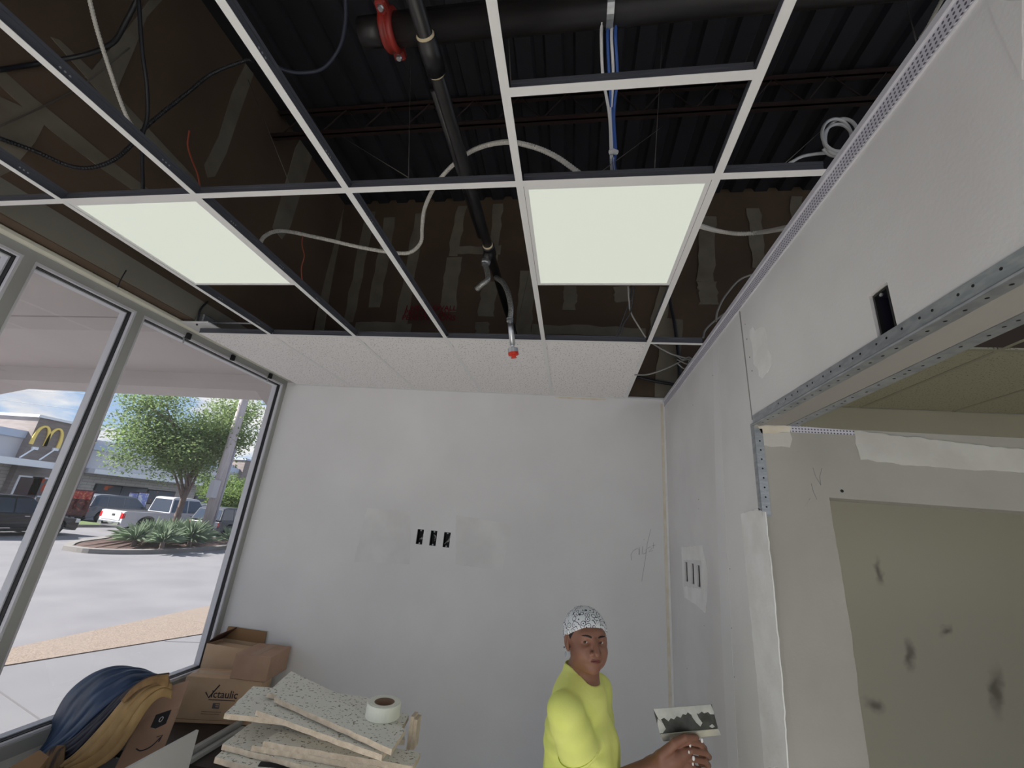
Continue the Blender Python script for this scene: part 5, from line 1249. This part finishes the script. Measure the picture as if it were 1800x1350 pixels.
for i, (a, b) in enumerate((((-30,684),(520,700)), ((-30,699),(520,760)), ((-30,728),(520,790)), ((200,684),(520,726)))):
    A_, B_ = P(*a, 42), P(*b, 44)
    tag(obj('overhead_line', T([A_ + (A_-B_)*2, A_, A_.lerp(B_,.5) - Vector((0,0,.25)), B_, B_ + (B_-A_)*2], .022, 5), WL), ('highest','second highest','lowest','short upper right')[i] + ' overhead line crossing the sky', 'overhead line', 'overhead lines')

# vehicles ----------------------------------------------------------
CGLASS = mk('tinted car glass', S(58,66,80), .08, 0, spec=.8); TIRE = mk('tyre rubber', S(30,30,32), .8); RIM = mk('alloy rim', S(150,152,156), .35, .7); CHROME = mk('chrome trim', S(205,206,210), .15, .9)
LAMP = mk('clear lamp lens', S(220,222,224), .1); TAIL = mk('red tail lens', S(190,30,34), .2); BLKP = mk('black plastic trim', S(30,30,33), .6)
def vehicle(name, label, rear, ang, L_, W_, H_, paint, kind='suv', cat='car', gl=CGLASS):
    """rear = ground point under the middle of the rear bumper; ang = heading"""
    rear = Vector(rear); fx = Vector((math.cos(ang), math.sin(ang), 0)); fy = Vector((-math.sin(ang), math.cos(ang), 0))
    t = thing(name, label, cat, rear + fx*L_/2, 'vehicles in the parking lot')
    zb = H_*.56; zr = H_; w2 = W_/2
    def wz(z): return w2*(1 - .20*max(0, (z-zb)/(zr-zb))) if z > zb else w2*(1 - .07*max(0, (.42-z)/.42))
    def pt(x, s, z, e=0): return rear + fx*x + fy*s*(wz(z)+e) + Vector((0,0,z))
    def prism(poly, e=0, inset=0):
        bm = NB(); A_ = [bm.verts.new(pt(x, 1-inset, z, e)) for x, z in poly]; B_ = [bm.verts.new(pt(x, -1+inset, z, e)) for x, z in poly]; n = len(poly)
        bm.faces.new(A_); bm.faces.new(B_[::-1])
        for i in range(n): bm.faces.new((A_[i], B_[i], B_[(i+1) % n], A_[(i+1) % n]))
        bmesh.ops.recalc_face_normals(bm, faces=bm.faces[:]); return bm
    wr = H_*.205; xr_, xf_ = L_*.20, L_*.815
    def arch(xc): return [(xc + 1.2*wr*math.cos(a), wr + 1.2*wr*math.sin(a)) for a in (math.pi*k/8 for k in range(8, -1, -1))]
    low = [(L_*.01, .30*H_/1.6)] 
    under = [(.03*L_, .2*H_/1.6)] + [(x, max(z, .2*H_/1.6)) for x, z in arch(xr_)] + [(x, max(z, .2*H_/1.6)) for x, z in arch(xf_)] + [(.985*L_, .2*H_/1.6)]
    if kind == 'pickup': top = [(L_, .32*H_/1.6), (L_*.995, .62*zb), (L_*.975, zb*.90), (L_*.74, zb*1.0), (L_*.02, zb*.98), (0, zb*.95), (.0, .34*H_/1.6)]
    else: top = [(L_, .34*H_/1.6), (L_*.995, .60*zb), (L_*.965, zb*.80), (L_*.70, zb*1.0), (L_*.06, zb*1.03), (.005*L_, zb*.9), (0, .36*H_/1.6)]
    bd_ = obj('body', bevel(prism(under + top), .02, 1), paint, t)
    if kind == 'pickup': gh = [(L_*.37, zb*.97), (L_*.385, zr*.97), (L_*.41, zr), (L_*.60, zr), (L_*.635, zr*.97), (L_*.745, zb*.98)]
    elif kind == 'sedan': gh = [(L_*.06, zb), (L_*.22, zr*.965), (L_*.34, zr), (L_*.52, zr), (L_*.58, zr*.97), (L_*.755, zb*.98)]
    else: gh = [(L_*.02, zb), (L_*.065, zr*.93), (L_*.12, zr*.985), (L_*.35, zr), (L_*.52, zr*.985), (L_*.575, zr*.95), (L_*.735, zb*.98)]
    obj('cabin', bevel(prism(gh), .02, 1), paint, t)
    # side glass: inset greenhouse outline split by pillars
    gx0, gx1 = gh[0][0], gh[-1][0]
    def inset_poly(xa, xb):
        z0, z1 = zb*1.03, zr*.93
        def xl(z): # left bound on the greenhouse outline at height z
            return gh[0][0] + (gh[1][0]-gh[0][0])*(z-gh[0][1])/(gh[1][1]-gh[0][1]) + .06
        def xr(z): return gh[-1][0] + (gh[-2][0]-gh[-1][0])*(z-gh[-1][1])/(gh[-2][1]-gh[-1][1]) - .07
        return [(max(xa, xl(z0)), z0), (min(xb, xr(z0)), z0), (min(xb, xr(z1)), z1), (max(xa, xl(z1)), z1)]
    cuts = {'pickup': (.36, .53, .76), 'sedan': (.05, .27, .47, .76), 'suv': (.02, .22, .42, .76)}[kind]
    for a, b in zip(cuts, cuts[1:]):
        for s in (-1, 1):
            obj('side_window', slab(NB(), [pt(x, s, z, .010) for x, z in inset_poly(a*L_+.03, b*L_-.03)], .012, fy*s), gl, t)
    def cross_glass(p, q, nm, e):
        P0 = [pt(p[0], s, p[1]) for s in (1, -1)]; Q0 = [pt(q[0], s, q[1]) for s in (1, -1)]
        a, b = P0[0].lerp(Q0[0], .08), P0[1].lerp(Q0[1], .08); c, d = P0[1].lerp(Q0[1], .92), P0[0].lerp(Q0[0], .92)
        a, b = a.lerp(b, .05), b.lerp(a, .05); c, d = c.lerp(d, .05), d.lerp(c, .05); n = (b-a).cross(d-a).normalized()
        if n.dot(fx)*e < 0: n = -n
        obj(nm, slab(NB(), [x + n*.012 for x in (a, b, c, d)], .014, n), gl, t)
    cross_glass(gh[-1], gh[-2], 'windscreen', 1); cross_glass(gh[0], gh[1], 'rear_window', -1)
    for xw in (xr_, xf_):
        for s in (-1, 1):
            c = rear + fx*xw + fy*s*(w2-.20) + Vector((0,0,wr)); w = obj('wheel', lathe(NB(), c, fy*s, [(wr*.6,0),(wr*.97,.0),(wr,.03),(wr,.17),(wr*.95,.20),(wr*.66,.205),(wr*.62,.17)], 24), TIRE, t)
            bm = lathe(NB(), c + fy*s*.175, fy*s, [(wr*.62,0),(wr*.62,.01),(wr*.2,.012),(wr*.16,.022)], 20)
            rm = obj('rim', bm, BLKP, w); bm = NB(); n_b = (fx, Vector((0,0,1)))
            for k in range(5):
                a = 2*math.pi*k/5 + .3; e = fx*math.cos(a) + Vector((0,0,1))*math.sin(a); sd = fx*-math.sin(a) + Vector((0,0,1))*math.cos(a)
                obox(bm, c + fy*s*.188 + e*wr*.33, e*wr*.30, sd*wr*.075, fy*s*.008)
            lathe(bm, c + fy*s*.18, fy*s, [(wr*.60,0),(wr*.66,.004),(wr*.66,.016),(wr*.60,.018)], 24, True)
            obj('spokes', bm, RIM, w)
    for s in (-1, 1):
        hl_ = rear + fx*(L_*.975) + fy*s*(w2*.80) + Vector((0,0,zb*.70)); obj('headlight', bevel(obox(NB(), hl_, fx*.10, fy*.20, Vector((0,0,.085))), .02), LAMP, t)
        tl_ = rear + fx*(.035) + fy*s*(w2*.90) + Vector((0,0,zb*.76)); obj('tail_light', bevel(obox(NB(), tl_, fx*.06, fy*.10, Vector((0,0,.13 if kind == 'pickup' else .10))), .015), TAIL, t)
        obj('mirror', ellipsoid(NB(), rear + fx*(gh[-1][0]-.28) + fy*s*(w2+.10) + Vector((0,0,zb*1.10)), .09, .11, .075, 10, 8), paint, t, True)
        obj('side_sill', obox(NB(), rear + fx*(xr_+xf_)/2 + fy*s*(w2*.985) + Vector((0,0,.25*H_/1.6)), fx*((xf_-xr_)/2-1.25*wr), fy*.03, Vector((0,0,.06))), BLKP, t)
        for xd in ((.36,.57) if kind != 'pickup' else (.47,.58)): obj('door_handle', obox(NB(), pt(xd*L_, s, zb*.88, .012), fx*.09, fy*.012, Vector((0,0,.016))), CHROME, t)
    obj('front_bumper', bevel(obox(NB(), rear + fx*(L_*.985) + Vector((0,0,.33*H_/1.6)), fx*.09, fy*w2*.92, Vector((0,0,.12))), .03), BLKP, t)
    obj('rear_bumper', bevel(obox(NB(), rear + fx*.02 + Vector((0,0,.36*H_/1.6)), fx*.09, fy*w2*.92, Vector((0,0,.10))), .03), CHROME if kind == 'pickup' else BLKP, t)
    obj('grille', obox(NB(), rear + fx*(L_*.992) + Vector((0,0,zb*.62)), fx*.03, fy*w2*.48, Vector((0,0,.11))), CHROME, t)
    return t, rear, fx, fy, zb, w2
N90 = math.pi/2
PBLK = mk('black car paint', S(34,35,40), .2, spec=.7); PGRY = mk('steel grey car paint', S(96,100,110), .3, spec=.6); PWHT = mk('white truck paint', S(186,186,192), .3); PNVY = mk('dark blue car paint', S(38,42,54), .25, spec=.7)
vehicle('sedan_car', 'black car driving past at the left of the window view', (-23.2, 12.35, ZG), N90 + .04, 5.0, 1.9, 1.58, PBLK, 'sedan')
vehicle('suv_car', 'steel grey sport utility car parked on the grass side', (-30.8, 23.3, ZG), N90 - .10, 4.8, 1.95, 1.72, PGRY, 'suv')
tk_, rr_, fx_, fy_, zb_, w2_ = vehicle('pickup_truck', 'white pickup truck with a red tail light behind the palmettos', (-24.2, 20.1, ZG), N90 - .22, 5.9, 2.05, 1.95, PWHT, 'pickup', 'truck')
obj('tailgate', bevel(obox(NB(), rr_ - fx_*.01 + Vector((0,0,zb_*.74)), fx_*.02, fy_*w2_*.80, Vector((0,0,zb_*.20))), .01), PWHT, tk_)
obj('tailgate_badge', obox(NB(), rr_ - fx_*.035 - fy_*w2_*.2 + Vector((0,0,zb_*.78)), fx_*.006, fy_*.12, Vector((0,0,.05))), BLKP, tk_)
obj('tow_hitch', T([rr_ - fx_*.05 + Vector((0,0,.42)), rr_ - fx_*.30 + Vector((0,0,.42)), rr_ - fx_*.32 + Vector((0,0,.52))], .05, 8), BLKP, tk_)
obj('bed_cover', obox(NB(), rr_ + fx_*1.15 + Vector((0,0,zb_*.985)), fx_*1.0, fy_*w2_*.85, Vector((0,0,.012))), BLKP, tk_)
vehicle('suv_car', 'dark blue car parked right of the utility pole', (-20.6, 22.2, ZG), N90 + .02, 4.9, 1.9, 1.66, PNVY, 'suv')
vehicle('suv_car', 'dark car glimpsed between the tree and the white truck', (-27.6, 29.2, ZG), N90 - .05, 4.7, 1.9, 1.7, PNVY, 'suv')

# grass strip with kerb
gs = thing('grass_strip', 'strip of lawn behind the passing cars', 'lawn', (-27.6, 26, ZG))
obj('kerb', B((-26.55, 14, ZG), (-26.4, 26, ZG+.14)), CURB, gs); obj('kerb', B((-29.3, 14, ZG), (-29.15, 22.2, ZG+.14)), CURB, gs)
obj('turf', B((-29.15, 14, ZG), (-26.55, 22.6, ZG+.13)), GRASS, gs)
# menu boards and posters
def board(u0, v0, u1, v1, d, label, colours, hts):
    c = P((u0+u1)/2, (v0+v1)/2, d); w = (u1-u0)*d/F_PX; h = (v1-v0)*d/F_PX; n = (Vector((0,0,c.z)) - c); n.z = 0; n.normalize(); s = Vector((0,0,1)).cross(n)
    t = thing('menu_board', label, 'sign board', (c.x, c.y, ZG), 'sign boards by the restaurant')
    obj('frame', bevel(obox(NB(), c, s*w/2, n*.06, Vector((0,0,h/2))), .02), mk('dark maroon frame', S(70,34,44), .5), t)
    obj('post', T([(c.x, c.y, ZG), c - Vector((0,0,h/2))], .07, 8), BLKP, t)
    for (a, b), col in zip(hts, colours): obj('poster', obox(NB(), c + n*.066 + Vector((0,0,h/2 - h*(a+b)/2)), s*w*.45, n*.004, Vector((0,0,h*(b-a)/2))), col, t)
POST1 = mk('red food poster', S(150,46,50), .5, c2=S(190,120,90), scale=9, lo=.5, hi=.62); POST2 = mk('maroon food poster', S(70,34,40), .5, c2=S(140,76,62), scale=9, lo=.52, hi=.66); POST3 = mk('blue white poster', S(150,160,225), .5, c2=S(235,236,245), scale=4, lo=.45, hi=.55)
board(113, 861, 152, 905, 25.5, 'tall red menu board at the edge of the grass', (POST1, POST2), ((.05,.36),(.40,.95)))
board(225, 866, 241, 894, 33, 'pale blue poster board left of its pair near the truck', (POST3,), ((.05,.95),)); board(242, 866, 257, 894, 33, 'pale blue poster board right of its pair near the truck', (POST3,), ((.05,.95),))

# restaurant ---------------------------------------------------------
XF = -36.4
def fz(u, v, x=XF): return onx(u, v, x)
def brick_mat(name, c, c2, mortar):
    ma = bpy.data.materials.new(name); ma.use_nodes = True; nt = ma.node_tree; N = nt.nodes.new; L = nt.links.new; b = nt.nodes['Principled BSDF']; b.inputs['Roughness'].default_value = .9
    tc = N('ShaderNodeTexCoord'); sp = N('ShaderNodeSeparateXYZ'); L(tc.outputs['Object'], sp.inputs[0]); cb = N('ShaderNodeCombineXYZ'); L(sp.outputs['Y'], cb.inputs[0]); L(sp.outputs['Z'], cb.inputs[1])
    br = N('ShaderNodeTexBrick'); br.inputs['Color1'].default_value = (*c,1); br.inputs['Color2'].default_value = (*c2,1); br.inputs['Mortar'].default_value = (*mortar,1); br.inputs['Scale'].default_value = 1.0
    br.inputs['Brick Width'].default_value = .8; br.inputs['Row Height'].default_value = .22; br.inputs['Mortar Size'].default_value = .02
    L(cb.outputs[0], br.inputs['Vector']); L(br.outputs['Color'], b.inputs['Base Color']); return ma
BRK = brick_mat('pale grey block', S(196,190,184), S(184,178,172), S(158,152,148)); GRW = mk('light grey stucco', S(204,202,206), .9, c2=S(194,192,196), scale=.5); BRN = mk('dark brown cladding', S(140,130,126), .8, c2=S(126,116,112), scale=1.5, stretch=(1,1,6)); METB = mk('pale blue metal coping', S(186,198,218), .5); WAWN = mk('white awning', S(238,240,244), .5); YEL = mk('golden yellow sign', S(250,218,120), .4)
rest = thing('restaurant', 'low grey restaurant with dark brown sign towers across the lot', 'building', (XF-6, 32, ZG))
obj('block_wall', B((XF-14, 8, ZG), (XF, 58, 2.9)), BRK, rest)
obj('upper_wall', B((XF-14, 8, 2.9), (XF-.05, 58, 4.5)), GRW, rest)
obj('coping', B((XF-14, 8, 4.5), (XF+.05, 58, 4.98)), METB, rest)
def arches(yc, zc, w, h, x, parent):
    """golden double arch sign standing proud of the tower"""
    bm = NB(); t = w*.055; d = .10
    for s in (-1, 1):
        pts = []
        for k in range(25):
            a = math.pi*k/24; rx = w/4; pts.append((yc + s*w/4 + rx*math.cos(a)*(1), zc - h/2 + h*math.sin(a)**.62))
        lo_ = []; hi_ = []
        for k, (y, z) in enumerate(pts):
            y0, z0 = pts[max(k-1,0)]; y1, z1 = pts[min(k+1,24)]; n = Vector((-(z1-z0), y1-y0, 0)).normalized(); th = t*(1.15 - .45*math.sin(math.pi*k/24))
            lo_.append((y + n.x*th, z + n.y*th)); hi_.append((y - n.x*th, z - n.y*th))
        A_ = [[bm.verts.new((x+e, y, z)) for y, z in L_] for L_ in (lo_, hi_) for e in (0, d)]
        for i in range(24):
            for a, b in ((0,1),(1,3),(3,2),(2,0)): bm.faces.new((A_[a][i], A_[a][i+1], A_[b][i+1], A_[b][i]))
        for i in (0, 24): bm.faces.new((A_[0][i], A_[1][i], A_[3][i], A_[2][i]))
    bmesh.ops.recalc_face_normals(bm, faces=bm.faces[:]); return obj('arch_sign', bm, YEL, parent)
y0, y1 = fz(57, 740).y, fz(57, 740).y + 3.9
tw = obj('sign_tower', B((XF-3, y0, ZG), (XF+.5, y1, 5.95)), BRN, rest)
obj('tower_cap', B((XF-3.1, y0-.15, 5.95), (XF+.62, y1+.15, 6.12)), WAWN, tw)
c1 = onx(84, 768, XF+.5); arches(c1.y, c1.z, 1.55, 1.28, XF+.52, tw)
y2 = fz(427, 802).y; tw2 = obj('sign_tower', B((XF-3, y2, ZG), (XF+.5, y2+4.4, 5.95)), BRN, rest)
obj('tower_cap', B((XF-3.1, y2-.15, 5.95), (XF+.62, y2+4.55, 6.12)), METB, tw2)
c2_ = onx(449, 821, XF+.5); arches(c2_.y, c2_.z, 1.5, 1.28, XF+.52, tw2)
obj('upper_wall', B((XF-8, y1, 4.9), (XF-.6, y2, 5.3)), GRW, rest)
a0, a1 = onx(-20, 806, XF+1.4), onx(93, 822, XF+1.4)
zA = (onx(40, 812, XF+1.4)).z
aw = obj('awning', B((XF+.0, a0.y, zA-.22), (XF+1.5, a1.y, zA+.20)), WAWN, rest)
for u0_, v0_, u1_, v1_ in ((35,804,61,788),(70,808,97,790)):
    e0, e1 = onx(u0_, v0_, XF+1.4), onx(u1_, v1_, XF+.55); obj('tie_rod', T([e0, e1], .05, 6), WAWN, aw); obj('rod_anchor', obox(NB(), e1, (.08,0,0), (0,.16,0), (0,0,.09)), WAWN, aw)
b0_, b1_ = onx(138, 824, XF+.9), onx(330, 850, XF+.9); obj('awning', B((XF, y1+.3, b0_.z-.20), (XF+1.0, y2-1.5, b0_.z+.14)), WAWN, rest)
# door, windows, posters on the facade
def opening(u0, v0, u1, v1, nm, mat, x=XF+.53, fr=WAWN):
    a, b = onx(u0, v0, x), onx(u1, v1, x); ya_, yb_ = sorted((a.y, b.y)); za_, zb2 = sorted((a.z, b.z)); w = obj(nm, B((x-.1, ya_-.10, za_-.10), (x+.02, yb_+.10, zb2+.10)), fr, rest); obj('pane', B((x+.021, ya_, za_), (x+.04, yb_, zb2)), mat, w)
opening(36, 838, 56, 885, 'door', mk('brown door glass', S(86,70,74), .2)); opening(60, 840, 84, 872, 'window', mk('shop glass with posters', S(110,106,108), .2, c2=S(196,84,60), scale=1.6, lo=.55, hi=.6))
opening(170, 852, 205, 880, 'window', mk('dark shop glass', S(70,74,84), .15, c2=S(190,90,60), scale=1.2, lo=.58, hi=.64), XF+.03, BLKP); opening(262, 862, 300, 886, 'window', MATS['dark shop glass'], XF+.03, BLKP); opening(215, 856, 250, 882, 'window', MATS['dark shop glass'], XF+.03, BLKP)
opening(345, 868, 385, 890, 'window', MATS['dark shop glass'], XF+.03, BLKP)
